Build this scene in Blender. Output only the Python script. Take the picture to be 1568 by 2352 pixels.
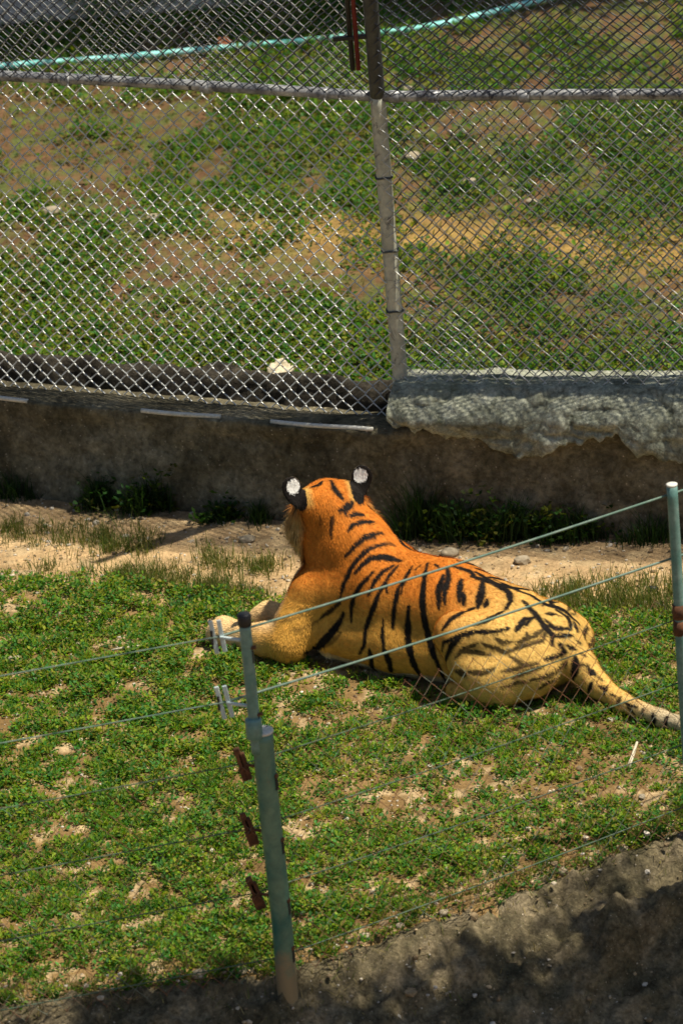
import bpy, math, random
import numpy as np
from mathutils import Vector, Matrix

for o in list(bpy.data.objects):
    bpy.data.objects.remove(o)
scene = bpy.context.scene
COL = scene.collection

# ------------------------------------------------------------------ camera
CAM_H, PITCH, ROLL = 9.7, math.radians(23.5), math.radians(5.0)
cam_d = bpy.data.cameras.new("camera")
cam = bpy.data.objects.new("camera", cam_d)
COL.objects.link(cam)
cam_d.sensor_fit = 'VERTICAL'
cam_d.sensor_height = 36.0
cam_d.sensor_width = 24.0
cam_d.lens = 36.0 * 10280.0 / 2352.0
cam_d.clip_start, cam_d.clip_end = 0.5, 2000
fw = Vector((0, math.cos(PITCH), -math.sin(PITCH)))
r0 = Vector((1, 0, 0))
u0 = r0.cross(fw)
rr = r0 * math.cos(ROLL) - u0 * math.sin(ROLL)
uu = r0 * math.sin(ROLL) + u0 * math.cos(ROLL)
cam.matrix_world = Matrix(((rr.x, uu.x, -fw.x, 0), (rr.y, uu.y, -fw.y, 0),
                           (rr.z, uu.z, -fw.z, CAM_H), (0, 0, 0, 1)))
cam_d.dof.use_dof = True
cam_d.dof.focus_distance = 22.2
cam_d.dof.aperture_fstop = 3.0
scene.camera = cam

# ------------------------------------------------------------------ light
SUN_EL = math.radians(67.0)
SUN_H = Vector((0.99, -0.10, 0)).normalized()          # horizontal direction towards the sun
to_sun = Vector((SUN_H.x * math.cos(SUN_EL), SUN_H.y * math.cos(SUN_EL), math.sin(SUN_EL)))
world = bpy.data.worlds.new("World")
scene.world = world
world.use_nodes = True
nt = world.node_tree
bg = nt.nodes["Background"]
sky = nt.nodes.new("ShaderNodeTexSky")
sky.sky_type = 'NISHITA'
sky.sun_disc = False
sky.sun_elevation = SUN_EL
sky.sun_rotation = math.atan2(SUN_H.x, SUN_H.y)
nt.links.new(sky.outputs[0], bg.inputs[0])
bg.inputs[1].default_value = 0.06
sun_d = bpy.data.lights.new("sun", 'SUN')
sun_d.energy = 4.8
sun_d.angle = math.radians(0.5)
sun_d.color = (1.0, 0.93, 0.80)
sun = bpy.data.objects.new("sun", sun_d)
COL.objects.link(sun)
sun.rotation_euler = to_sun.to_track_quat('Z', 'Y').to_euler()
sun.location = (5, 30, 30)
scene.view_settings.view_transform = 'Standard'
scene.view_settings.look = 'None'
scene.view_settings.gamma = 1.0
scene.view_settings.exposure = 0.42

rng = np.random.default_rng(7)
random.seed(7)

# ------------------------------------------------------------------ helpers
def _h(ix, iy, iz, seed):
    n = (ix.astype(np.int64) * 374761393 + iy.astype(np.int64) * 668265263 +
         iz.astype(np.int64) * 2147483647 + seed * 974634777) & 0xFFFFFFFF
    n = ((n ^ (n >> 13)) * 1274126177) & 0xFFFFFFFF
    n = (n ^ (n >> 16)) & 0xFFFFFFFF
    return n.astype(np.float64) / 4294967295.0

def vnoise(x, y, z=None, seed=0):
    x = np.asarray(x, float); y = np.asarray(y, float)
    z = np.zeros_like(x) if z is None else np.asarray(z, float)
    fx, fy, fz = np.floor(x), np.floor(y), np.floor(z)
    tx, ty, tz = x - fx, y - fy, z - fz
    tx, ty, tz = [t * t * (3 - 2 * t) for t in (tx, ty, tz)]
    r = 0
    for dx in (0, 1):
        for dy in (0, 1):
            for dz in (0, 1):
                w = (tx if dx else 1 - tx) * (ty if dy else 1 - ty) * (tz if dz else 1 - tz)
                r = r + w * _h(fx + dx, fy + dy, fz + dz, seed)
    return r

def fbm(x, y, z=None, seed=0, oct=4, gain=0.5):
    a, s, t = 1.0, 0.0, 0.0
    f = 1.0
    for k in range(oct):
        s = s + a * vnoise(np.asarray(x) * f, np.asarray(y) * f, None if z is None else np.asarray(z) * f, seed + k * 17)
        t += a
        a *= gain
        f *= 2.03
    return s / t

def sstep(a, b, x):
    t = np.clip((np.asarray(x, float) - a) / (b - a), 0, 1)
    return t * t * (3 - 2 * t)

def mesh_np(name, V, F, mat=None, smooth=True, col=None):
    """V (n,3), F (m,k) int array (k = 3 or 4); col (n,3) -> point colour attribute 'tint'"""
    me = bpy.data.meshes.new(name)
    V = np.ascontiguousarray(V, dtype=np.float32)
    F = np.ascontiguousarray(F, dtype=np.int32)
    k = F.shape[1]
    me.vertices.add(len(V)); me.vertices.foreach_set('co', V.ravel())
    me.loops.add(F.size); me.loops.foreach_set('vertex_index', F.ravel())
    me.polygons.add(len(F))
    me.polygons.foreach_set('loop_start', np.arange(0, F.size, k, dtype=np.int32))
    me.polygons.foreach_set('loop_total', np.full(len(F), k, dtype=np.int32))
    me.update(calc_edges=True)
    me.validate()
    me.polygons.foreach_set('use_smooth', np.full(len(me.polygons), smooth))
    if col is not None:
        at = me.attributes.new('tint', 'FLOAT_COLOR', 'POINT')
        c = np.ones((len(V), 4), np.float32); c[:, :3] = col
        at.data.foreach_set('color', c.ravel())
    if mat:
        me.materials.append(mat)
    return me

def link(name, me, parent=None, loc=None):
    o = bpy.data.objects.new(name, me)
    COL.objects.link(o)
    if parent:
        o.parent = parent
    if loc is not None:
        o.location = loc
    return o

def tag(o, label=None, cat=None, group=None, kind=None):
    if label: o['label'] = label
    if cat: o['category'] = cat
    if group: o['group'] = group
    if kind: o['kind'] = kind
    return o

def empty(name, loc, label, cat, group=None, rz=0.0):
    o = link(name, None, None, loc)
    o.rotation_euler = (0, 0, rz)
    o.empty_display_size = 0.1
    return tag(o, label, cat, group)

class MB:
    """collects quads/tris as quads"""
    def __init__(self): self.v = []; self.f = []; self.n = 0
    def add(self, V, F):
        V = np.asarray(V, float); F = np.asarray(F, int)
        if F.shape[1] == 3: F = np.c_[F, F[:, 2]]
        self.v.append(V); self.f.append(F + self.n); self.n += len(V); return self
    def tube(self, P, r, n=8, cap=True):
        P = np.asarray(P, float); m = len(P)
        r = np.broadcast_to(np.asarray(r, float), (m,))
        T = np.gradient(P, axis=0); T /= np.linalg.norm(T, axis=1)[:, None] + 1e-12
        ref = np.array([0, 0, 1.0]) if abs(T[0, 2]) < .9 else np.array([1.0, 0, 0])
        N = ref - (T @ ref)[:, None] * T
        N /= np.linalg.norm(N, axis=1)[:, None]
        Bn = np.cross(T, N)
        a = np.linspace(0, 2 * np.pi, n, endpoint=False)
        V = P[:, None] + r[:, None, None] * (np.cos(a)[None, :, None] * N[:, None] + np.sin(a)[None, :, None] * Bn[:, None])
        V = V.reshape(-1, 3)
        i = np.arange(m - 1)[:, None] * n; j = np.arange(n)[None]; j2 = (j + 1) % n
        F = np.stack([i + j, i + j2, i + n + j2, i + n + j], -1).reshape(-1, 4)
        if cap:
            c0, c1 = len(V), len(V) + 1
            V = np.vstack([V, P[0], P[-1]])
            jj = np.arange(n); jn = (jj + 1) % n
            b = (m - 1) * n
            F = np.vstack([F, np.stack([jn, jj, np.full(n, c0), np.full(n, c0)], -1),
                           np.stack([b + jj, b + jn, np.full(n, c1), np.full(n, c1)], -1)])
        return self.add(V, F)
    def box(self, c, s, M=None):
        c = np.asarray(c, float); s = np.asarray(s, float) / 2
        V = np.array([[x, y, z] for x in (-1, 1) for y in (-1, 1) for z in (-1, 1)], float) * s
        if M is not None: V = V @ np.asarray(M).T
        F = [[0, 1, 3, 2], [4, 6, 7, 5], [0, 4, 5, 1], [2, 3, 7, 6], [0, 2, 6, 4], [1, 5, 7, 3]]
        return self.add(V + c, F)
    def build(self, name, mat, parent=None, smooth=True, bevel=0):
        V = np.vstack(self.v); F = np.vstack(self.f)
        me = bpy.data.meshes.new(name)
        me.from_pydata(V.tolist(), [], [f[:3] if f[2] == f[3] else f for f in F.tolist()])
        me.polygons.foreach_set('use_smooth', [smooth] * len(me.polygons))
        me.materials.append(mat)
        o = link(name, me, parent)
        if bevel:
            m = o.modifiers.new('bevel', 'BEVEL'); m.width = bevel; m.segments = 2; m.limit_method = 'ANGLE'
        return o

# ------------------------------------------------------------------ materials
def mat_new(name):
    m = bpy.data.materials.new(name); m.use_nodes = True
    n = m.node_tree; n.nodes.clear()
    out = n.nodes.new('ShaderNodeOutputMaterial')
    b = n.nodes.new('ShaderNodeBsdfPrincipled')
    n.links.new(b.outputs[0], out.inputs[0])
    return m, n, b, out

def nd(n, t, **kw):
    x = n.nodes.new(t)
    for k, v in kw.items(): setattr(x, k, v)
    return x

def ramp(n, src, stops):
    r = nd(n, 'ShaderNodeValToRGB')
    e = r.color_ramp.elements
    while len(e) < len(stops): e.new(0.5)
    for el, (p, c) in zip(e, stops):
        el.position = p; el.color = (*c, 1) if len(c) == 3 else c
    n.links.new(src, r.inputs[0])
    return r.outputs[0]

def noise_tex(n, scale, detail=5, rough=0.6, dist=0.0, coord='Object', vec=None):
    tx = nd(n, 'ShaderNodeTexNoise')
    tx.inputs['Scale'].default_value = scale; tx.inputs['Detail'].default_value = detail
    tx.inputs['Roughness'].default_value = rough; tx.inputs['Distortion'].default_value = dist
    if vec is None:
        tc = nd(n, 'ShaderNodeTexCoord'); vec = tc.outputs[coord]
    n.links.new(vec, tx.inputs['Vector'])
    return tx.outputs['Fac']

def mixc(n, fac, a, b, mode='MIX'):
    m = nd(n, 'ShaderNodeMix', data_type='RGBA', blend_type=mode)
    for sock, v in ((m.inputs[0], fac), (m.inputs[6], a), (m.inputs[7], b)):
        if isinstance(v, (int, float)): sock.default_value = v
        elif isinstance(v, tuple): sock.default_value = (*v, 1)
        else: n.links.new(v, sock)
    return m.outputs[2]

def bump(n, b, h, strength=0.4, dist=0.01):
    bp = nd(n, 'ShaderNodeBump'); bp.inputs['Strength'].default_value = strength
    bp.inputs['Distance'].default_value = dist
    n.links.new(h, bp.inputs['Height']); n.links.new(bp.outputs[0], b.inputs['Normal'])

def mat_soil(name):
    m, n, b, o = mat_new(name)
    at = nd(n, 'ShaderNodeAttribute', attribute_name='tint')
    f1 = noise_tex(n, 9, 6, .65); f2 = noise_tex(n, 60, 4, .7)
    v = ramp(n, f1, [(.3, (.62, .6, .56)), (.7, (1.25, 1.22, 1.18))])
    c = mixc(n, 1.0, at.outputs['Color'], v, 'MULTIPLY')
    v2 = ramp(n, f2, [(.3, (.6, .58, .55)), (.5, (1, 1, 1)), (.75, (1.5, 1.45, 1.4))])
    c = mixc(n, .8, c, v2, 'MULTIPLY')
    n.links.new(c, b.inputs['Base Color']); b.inputs['Roughness'].default_value = 1.0
    b.inputs['Specular IOR Level'].default_value = 0.1
    bump(n, b, f2, .8, .012)
    return m

def mat_concrete(name, dark, mid, light, speck=0.5, scale=1.0, bs=.6, crack_shade=0.0):
    m, n, b, o = mat_new(name)
    f1 = noise_tex(n, 3.0 * scale, 7, .65, .4); f2 = noise_tex(n, 40 * scale, 4, .7)
    c = ramp(n, f1, [(.3, dark), (.5, mid), (.72, light)])
    tc = nd(n, 'ShaderNodeTexCoord')
    vo = nd(n, 'ShaderNodeTexVoronoi'); vo.inputs['Scale'].default_value = 55 * scale
    n.links.new(tc.outputs['Object'], vo.inputs['Vector'])
    sp = ramp(n, vo.outputs['Distance'], [(.10, (1, 1, 1)), (.22, (0, 0, 0))])
    sel = ramp(n, vo.outputs['Color'], [(.55, (0, 0, 0)), (.75, (1, 1, 1))])
    k = mixc(n, 1.0, sp, sel, 'MULTIPLY')
    k2 = mixc(n, 1.0, k, (speck, speck, speck), 'MULTIPLY')
    c = mixc(n, k2, c, (.42, .36, .27))
    v2 = ramp(n, f2, [(.3, (.45, .45, .45)), (.7, (1.5, 1.5, 1.5))])
    c = mixc(n, .9, c, v2, 'MULTIPLY')
    f5 = noise_tex(n, 13 * scale, 6, .7, .8)
    v5 = ramp(n, f5, [(.32, (.50, .48, .44)), (.52, (1, 1, 1)), (.70, (1.4, 1.36, 1.28))])
    c = mixc(n, .85, c, v5, 'MULTIPLY')
    if crack_shade:
        f6 = noise_tex(n, 2.2, 6, .55, 1.0)
        k6 = ramp(n, f6, [(.475, (0, 0, 0)), (.497, (crack_shade, crack_shade, crack_shade)), (.503, (crack_shade, crack_shade, crack_shade)), (.53, (0, 0, 0))])
        c = mixc(n, k6, c, (.05, .055, .03))  # dark lines put crevice shade, with crack dirt, into the plaster colour
        f7 = noise_tex(n, 3.5, 4, .6, .5)
        k7 = ramp(n, f7, [(.55, (0, 0, 0)), (.7, (.5, .5, .5))])
        c = mixc(n, k7, c, (.14, .15, .07))
    n.links.new(c, b.inputs['Base Color']); b.inputs['Roughness'].default_value = .95
    b.inputs['Specular IOR Level'].default_value = 0.15
    bump(n, b, f5, bs, .03)
    return m

def mat_leaf(name, trans=.45):
    m, n, b, o = mat_new(name)
    at = nd(n, 'ShaderNodeAttribute', attribute_name='tint')
    n.links.new(at.outputs['Color'], b.inputs['Base Color'])
    b.inputs['Roughness'].default_value = .55
    b.inputs['Specular IOR Level'].default_value = 0.25
    tr = nd(n, 'ShaderNodeBsdfTranslucent')
    c2 = mixc(n, 1.0, at.outputs['Color'], (1.25, 1.35, .6), 'MULTIPLY')
    n.links.new(c2, tr.inputs['Color'])
    mx = nd(n, 'ShaderNodeMixShader'); mx.inputs[0].default_value = trans
    n.links.new(b.outputs[0], mx.inputs[1]); n.links.new(tr.outputs[0], mx.inputs[2])
    n.links.new(mx.outputs[0], o.inputs[0])
    return m

def mat_paint(name, base, var, rust=None, rust_amt=.55, metallic=0.0, rough=.5, scale=14, spec=.4):
    m, n, b, o = mat_new(name)
    f1 = noise_tex(n, scale, 6, .65, .5); f2 = noise_tex(n, scale * 6, 3, .6)
    c = ramp(n, f1, [(.35, base), (.65, var)])
    if rust:
        f3 = noise_tex(n, scale * .8, 8, .75, 1.2)
        k = ramp(n, f3, [(rust_amt, (0, 0, 0)), (rust_amt + .08, (1, 1, 1))])
        c = mixc(n, k, c, rust)
    v2 = ramp(n, f2, [(.3, (.75, .75, .75)), (.7, (1.2, 1.2, 1.2))])
    c = mixc(n, .7, c, v2, 'MULTIPLY')
    n.links.new(c, b.inputs['Base Color'])
    b.inputs['Metallic'].default_value = metallic; b.inputs['Roughness'].default_value = rough
    b.inputs['Specular IOR Level'].default_value = spec
    bump(n, b, f2, .25, .003)
    return m

def mat_worn_post(name):
    m = mat_paint(name, (.018, .12, .10), (.15, .25, .16), (.25, .16, .085), .60, 0, .38, 5, .55)
    n = m.node_tree
    b = [x for x in n.nodes if x.type == 'BSDF_PRINCIPLED'][0]
    src = b.inputs['Base Color'].links[0].from_socket
    tc = nd(n, 'ShaderNodeTexCoord'); sp = nd(n, 'ShaderNodeSeparateXYZ')
    n.links.new(tc.outputs['Object'], sp.inputs[0])
    f = noise_tex(n, 12, 5, .6)
    ad = nd(n, 'ShaderNodeMath', operation='MULTIPLY_ADD'); ad.inputs[1].default_value = .35
    n.links.new(f, ad.inputs[0]); n.links.new(sp.outputs[2], ad.inputs[2])
    k = ramp(n, ad.outputs[0], [(.20, (1, 1, 1)), (.32, (0, 0, 0))])
    c = mixc(n, k, src, (.24, .19, .11))
    n.links.new(c, b.inputs['Base Color'])
    return m

def mat_fur(name):
    m, n, b, o = mat_new(name)
    at = nd(n, 'ShaderNodeAttribute', attribute_name='tint')
    f1 = noise_tex(n, 30, 5, .7)
    v = ramp(n, f1, [(.3, (.78, .76, .74)), (.7, (1.2, 1.2, 1.2))])
    c = mixc(n, .8, at.outputs['Color'], v, 'MULTIPLY')
    n.links.new(c, b.inputs['Base Color'])
    b.inputs['Roughness'].default_value = .7
    b.inputs['Specular IOR Level'].default_value = 0.12
    b.inputs['Sheen Weight'].default_value = .0
    bump(n, b, f1, .3, .01)
    return m

M = dict(
    soil=mat_soil('soil'),
    wall=mat_concrete('old_concrete', (.045, .040, .024), (.130, .113, .070), (.27, .24, .165), .85, .75),
    rubble=mat_concrete('dark_rubble', (.016, .014, .010), (.04, .034, .025), (.085, .072, .05), .3, 1.6),
    plaster=mat_concrete('grey_plaster', (.17, .18, .13), (.32, .33, .25), (.48, .48, .38), .25, 1.3, .7, .45),
    apron=mat_concrete('apron_concrete', (.055, .050, .026), (.155, .125, .070), (.31, .245, .15), .9, 1.3, 1.0),
    leaf=mat_leaf('leaf'),
    dark_wire=mat_paint('dark_shade_wire', (.035, .042, .055), (.10, .11, .13), None, metallic=.5, rough=.35, scale=30, spec=.5),  # dark tone stands in for shade on the overhang mesh; also right back layer
    galv=mat_paint('galvanised_wire', (.40, .41, .39), (.72, .72, .68), None, metallic=.35, rough=.35, scale=30, spec=.5),
    pipe=mat_paint('weathered_pipe', (.10, .105, .125), (.50, .50, .48), (.04, .04, .05), .53, .3, .5, 9),
    post_old=mat_paint('old_post_paint', (.42, .42, .33), (.56, .55, .42), (.13, .13, .12), .56, .0, .6, 7),
    post_dark=mat_paint('dark_post', (.05, .055, .055), (.10, .11, .10), None, .6, .2, .6, 9),
    teal=mat_paint('teal_paint', (.025, .14, .12), (.13, .25, .17), (.22, .15, .08), .59, .0, .45, 7),
    worn=mat_worn_post('worn_teal_post'),
    teal_pale=mat_paint('pale_teal_paint', (.10, .22, .19), (.20, .31, .27), (.20, .13, .08), .66, .1, .45, 9),
    plate=mat_paint('pale_plate', (.42, .52, .52), (.56, .64, .62), (.22, .10, .06), .64, .0, .5, 40),
    rust=mat_paint('rust', (.06, .028, .014), (.17, .068, .026), None, .6, .0, .9, 25),
    rust_wire=mat_paint('rusty_wire', (.15, .055, .025), (.22, .10, .045), (.16, .19, .14), .50, .0, .8, 5),
    cable=mat_paint('teal_cable', (.07, .14, .10), (.17, .23, .18), None, .6, .1, .6, 12),
    cable_old=mat_paint('weathered_cable', (.045, .085, .045), (.10, .14, .09), None, .6, .1, .7, 12),
    black=mat_paint('black_plastic', (.012, .012, .013), (.02, .02, .02), None, .6, 0, .5, 20),
    strip=mat_paint('pale_rod', (.55, .53, .45), (.68, .66, .58), (.2, .17, .12), .62, 0, .7, 12),
    hose=mat_paint('teal_hose', (.16, .62, .55), (.42, .85, .78), None, .6, 0, .5, 4),
    red=mat_paint('dark_red_bar', (.10, .010, .012), (.16, .02, .02), None, .6, 0, .6, 12),
    stone=mat_paint('pale_stone', (.27, .22, .145), (.44, .37, .26), None, .6, 0, .95, 12, .15),
    drystick=mat_paint('dry_stick', (.50, .42, .28), (.66, .58, .42), None, .6, 0, .9, 18, .2),
    deadleaf=mat_paint('dead_leaf', (.16, .055, .025), (.28, .11, .05), None, .6, 0, .8, 15, .2),
    bark=mat_paint('bark', (.06, .045, .03), (.13, .10, .07), None, .6, 0, .95, 10, .1),
    fur=mat_fur('tiger_fur'),
    path=mat_concrete('path_concrete', (.34, .28, .21), (.44, .37, .28), (.52, .45, .35), .2, .6),
)

# ------------------------------------------------------------------ lay of the land
BX, BY = 0.275, 22.03                      # where the low wall bends
SL, SR = math.tan(math.radians(24.5)), math.tan(math.radians(15.0))
def wall_y(x):
    x = np.asarray(x, float)
    return np.where(x < BX, BY + (BX - x) * SL, BY - (x - BX) * SR)
def wall_dist(x, y):                       # distance in front of the wall's face (positive inside)
    x = np.asarray(x, float); y = np.asarray(y, float)
    return (wall_y(x) - y) * np.where(x < BX, math.cos(math.radians(24.5)), math.cos(math.radians(15)))
def edge_y(x):                             # where the grass meets the concrete apron
    x = np.asarray(x, float)
    return 17.28 + np.where(x > -.45, .53 * (x + .45), 0.02 * (x + .45)) + .07 * (fbm(x * 3.1, x * 0 + 4.2, seed=5) - .5)
TIGER_O = (0.317, 20.388)

def soft_mean(x, y):
    return .035 * (fbm(x * 1.3, y * 1.3, seed=2) - .5) + .030 * (fbm(x * 6, y * 6, seed=3) - .5)

def ground_z(x, y):
    x = np.asarray(x, float); y = np.asarray(y, float)
    base = soft_mean(x, y)
    d = np.hypot(x - .2, (y - 20.3))
    base = base * (.35 + .65 * sstep(.5, 1.4, d))
    back = .50 + .035 * (y - 22.3) + .05 * (fbm(x * .9, y * .9, seed=8) - .5)
    k = sstep(-.12, -.22, wall_dist(x, y))
    z = base * (1 - k) + back * k
    e = edge_y(x) - y
    z = np.where(e > 0, base - .60 * e - .06 * sstep(0, .15, e), z)
    z = np.maximum(z, -3.0)
    return z

def cover(x, y):
    """green cover 0..1 inside the pen"""
    x = np.asarray(x, float); y = np.asarray(y, float)
    d = wall_dist(x, y)
    n1 = fbm(x * 1.5, y * 1.1, seed=21, oct=3); n2 = fbm(x * 5.0, y * 4.2, seed=22, oct=3)
    lim = np.where(x < .3, .98, .72)
    c = sstep(-.10, .16, d - lim + .55 * (n1 - .5) + .3 * (n2 - .5))
    strip = np.exp(-((d - (.50 - .05 * (x + 1.2))) / .13) ** 2) * sstep(-.95, -1.15, x + .25 * (n2 - .5))
    strip2 = np.exp(-((d - .62) / .10) ** 2) * sstep(-.80, -.70, x) * sstep(-.28, -.4, x)
    c = np.maximum(c, np.maximum(strip, strip2) * .9 * sstep(.3, .5, n2))
    patch = sstep(.30, .55, .55 * n1 + .45 * n2 + .06 * np.clip((y - 18.6) / 2, -1, 1) - .03 * np.clip(x, -1, 2))
    n4 = fbm(x * 13, y * 11, seed=24, oct=2)
    c = c * (.10 + .90 * patch) * (.10 + .90 * sstep(.38, .56, n4 + .15 * (n1 - .5)))
    # trodden spots beside the elbow and between the fence and the animal
    for bx, by, br in ((-.22, 20.25, .20), (-.16, 19.75, .17), (.02, 18.9, .30), (.5, 18.7, .28), (1.35, 18.95, .22), (-1.3, 20.78, .16)):
        c = c * (1 - .75 * np.exp(-(((x - bx) / 1.5) ** 2 + (y - by) ** 2) / br ** 2))
    return np.clip(c, 0, 1)

def build_ground():
    xs = np.concatenate([-np.geomspace(300, 4.0, 16), np.arange(-3.4, 3.4, .03), np.geomspace(4.0, 300, 16)])
    ys = np.concatenate([-np.geomspace(100, 1, 6), np.linspace(2, 14, 7), np.arange(15, 24.0, .035), np.arange(24.0, 33, .09), np.geomspace(33.5, 600, 22)])
    X, Y = np.meshgrid(xs, ys)
    Z = ground_z(X, Y)
    Z = np.where(Y > 33, Z + .0 * Y, Z)
    V = np.c_[X.ravel(), Y.ravel(), Z.ravel()]
    ny, nx = X.shape
    i = (np.arange(ny - 1)[:, None] * nx + np.arange(nx - 1)[None]).ravel()
    F = np.stack([i, i + 1, i + nx + 1, i + nx], -1)
    x, y = V[:, 0], V[:, 1]
    d = wall_dist(x, y)
    n2 = fbm(x * 4, y * 4, seed=31); n3 = fbm(x * 14, y * 14, seed=32)
    sand = np.array([.50, .345, .18]); soil = np.array([.22, .140, .058]); red = np.array([.145, .082, .042]); moss = np.array([.10, .12, .035])
    k = sstep(1.5, .7, d)[:, None]
    c = soil * (1 - k) + sand * k
    kw = (sstep(.62, .30, d + .25 * (n2 - .5)) * .62)[:, None]
    c = c * (1 - kw) + np.array([.26, .185, .105]) * kw
    c = c * (.75 + .5 * n2)[:, None]
    tan_fleck = sstep(.56, .66, n3)[:, None]; c = c * (1 - tan_fleck) + np.array([.46, .34, .19]) * tan_fleck  # random paler tan flecks in the soil
    b = sstep(-.15, -.3, d)[:, None]
    cb = red * (.7 + .6 * n2)[:, None]
    g = sstep(.42, .62, n3)[:, None]; cb = cb * (1 - g) + moss * g
    straw = np.exp(-((y - (25.1 - .35 * (x))) / .42) ** 2)[:, None] * sstep(-1.2, .2, x)[:, None]
    cb = cb * (1 - .9 * straw) + np.array([.34, .22, .07]) * .9 * straw
    c = c * (1 - b) + cb * b
    o = link('ground', mesh_np('ground', V, F, M['soil'], True, c))
    tag(o, kind='structure')
build_ground()

# ------------------------------------------------------------------ grass and ground cover
GREENS = np.array([[.075, .19, .012], [.13, .245, .013], [.20, .28, .015], [.04, .125, .014], [.24, .26, .020], [.065, .21, .035]])
def leaves(xc, yc, zc, n_per, rad, hgt, length, width, seed, yellow=.1, upright=.35, tint=1.0):
    """small rhombic leaflets scattered round tuft centres; returns V, F, colour"""
    r = np.random.default_rng(seed)
    N = len(xc) * n_per
    X = np.repeat(xc, n_per); Y = np.repeat(yc, n_per); Z = np.repeat(zc, n_per)
    a = r.uniform(0, 2 * np.pi, N); q = np.sqrt(r.uniform(0, 1, N)) * np.repeat(rad, n_per)
    hh = np.repeat(hgt, n_per) * r.uniform(.15, 1.0, N) * (1 - .5 * (q / (np.repeat(rad, n_per) + 1e-6)) ** 2)
    P = np.c_[X + np.cos(a) * q, Y + np.sin(a) * q, Z + hh]
    phi = a + r.normal(0, .9, N)
    el = r.normal(upright, .45, N)
    D = np.c_[np.cos(phi) * np.cos(el), np.sin(phi) * np.cos(el), np.sin(el)]
    S = np.c_[-np.sin(phi), np.cos(phi), r.normal(0, .35, N)]
    S /= np.linalg.norm(S, axis=1)[:, None]
    L = (length * r.uniform(.55, 1.35, N))[:, None]; W = (width * r.uniform(.6, 1.3, N))[:, None]
    nrm = np.cross(D, S)
    V = np.stack([P, P + D * L * .5 + S * W * .5 + nrm * L * .08, P + D * L, P + D * L * .5 - S * W * .5 + nrm * L * .08], 1).reshape(-1, 3)
    b = np.arange(N)[:, None] * 4
    F = b + np.array([[0, 1, 2, 3]])
    gi = r.integers(0, len(GREENS), len(xc))
    base = GREENS[gi] * r.uniform(.75, 1.25, (len(xc), 1))
    col = np.repeat(base, n_per, 0) * r.uniform(.7, 1.35, (N, 1))
    ye = r.uniform(0, 1, N) < yellow
    col[ye] = np.array([.30, .24, .06]) * r.uniform(.6, 1.2, (ye.sum(), 1))
    col *= tint
    return V, F, np.repeat(col, 4, 0)

def blades(xc, yc, zc, hgt, wid, seed, col0, lean=.5):
    r = np.random.default_rng(seed); N = len(xc)
    a = r.uniform(0, 2 * np.pi, N); ln = np.abs(r.normal(0, lean, N))
    D = np.c_[np.cos(a) * ln, np.sin(a) * ln, np.ones(N)]; D /= np.linalg.norm(D, axis=1)[:, None]
    ph = r.uniform(0, np.pi, N)
    S = np.c_[np.cos(ph), np.sin(ph), np.zeros(N)] * (np.asarray(wid) * r.uniform(.6, 1.3, N))[:, None] * .5
    H = (np.asarray(hgt) * r.uniform(.5, 1.3, N))[:, None]
    P = np.c_[xc, yc, zc - .004]
    bend = np.c_[np.cos(a), np.sin(a), np.zeros(N)] * H * (.25 * r.uniform(0, 1.4, N))[:, None]
    V = np.stack([P - S, P + S, P + D * H * .6 + S * .7, P + D * H * .6 - S * .7, P + D * H + bend, P + D * H + bend], 1)
    V = V[:, :5].reshape(-1, 3)
    b = np.arange(N)[:, None] * 5
    F = np.concatenate([b + np.array([[0, 1, 2, 3]]), b + np.array([[3, 2, 4, 4]])], 0)
    c = np.asarray(col0)[r.integers(0, len(col0), N)] * r.uniform(.7, 1.3, (N, 1))
    return V, F, np.repeat(c, 5, 0)

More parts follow.
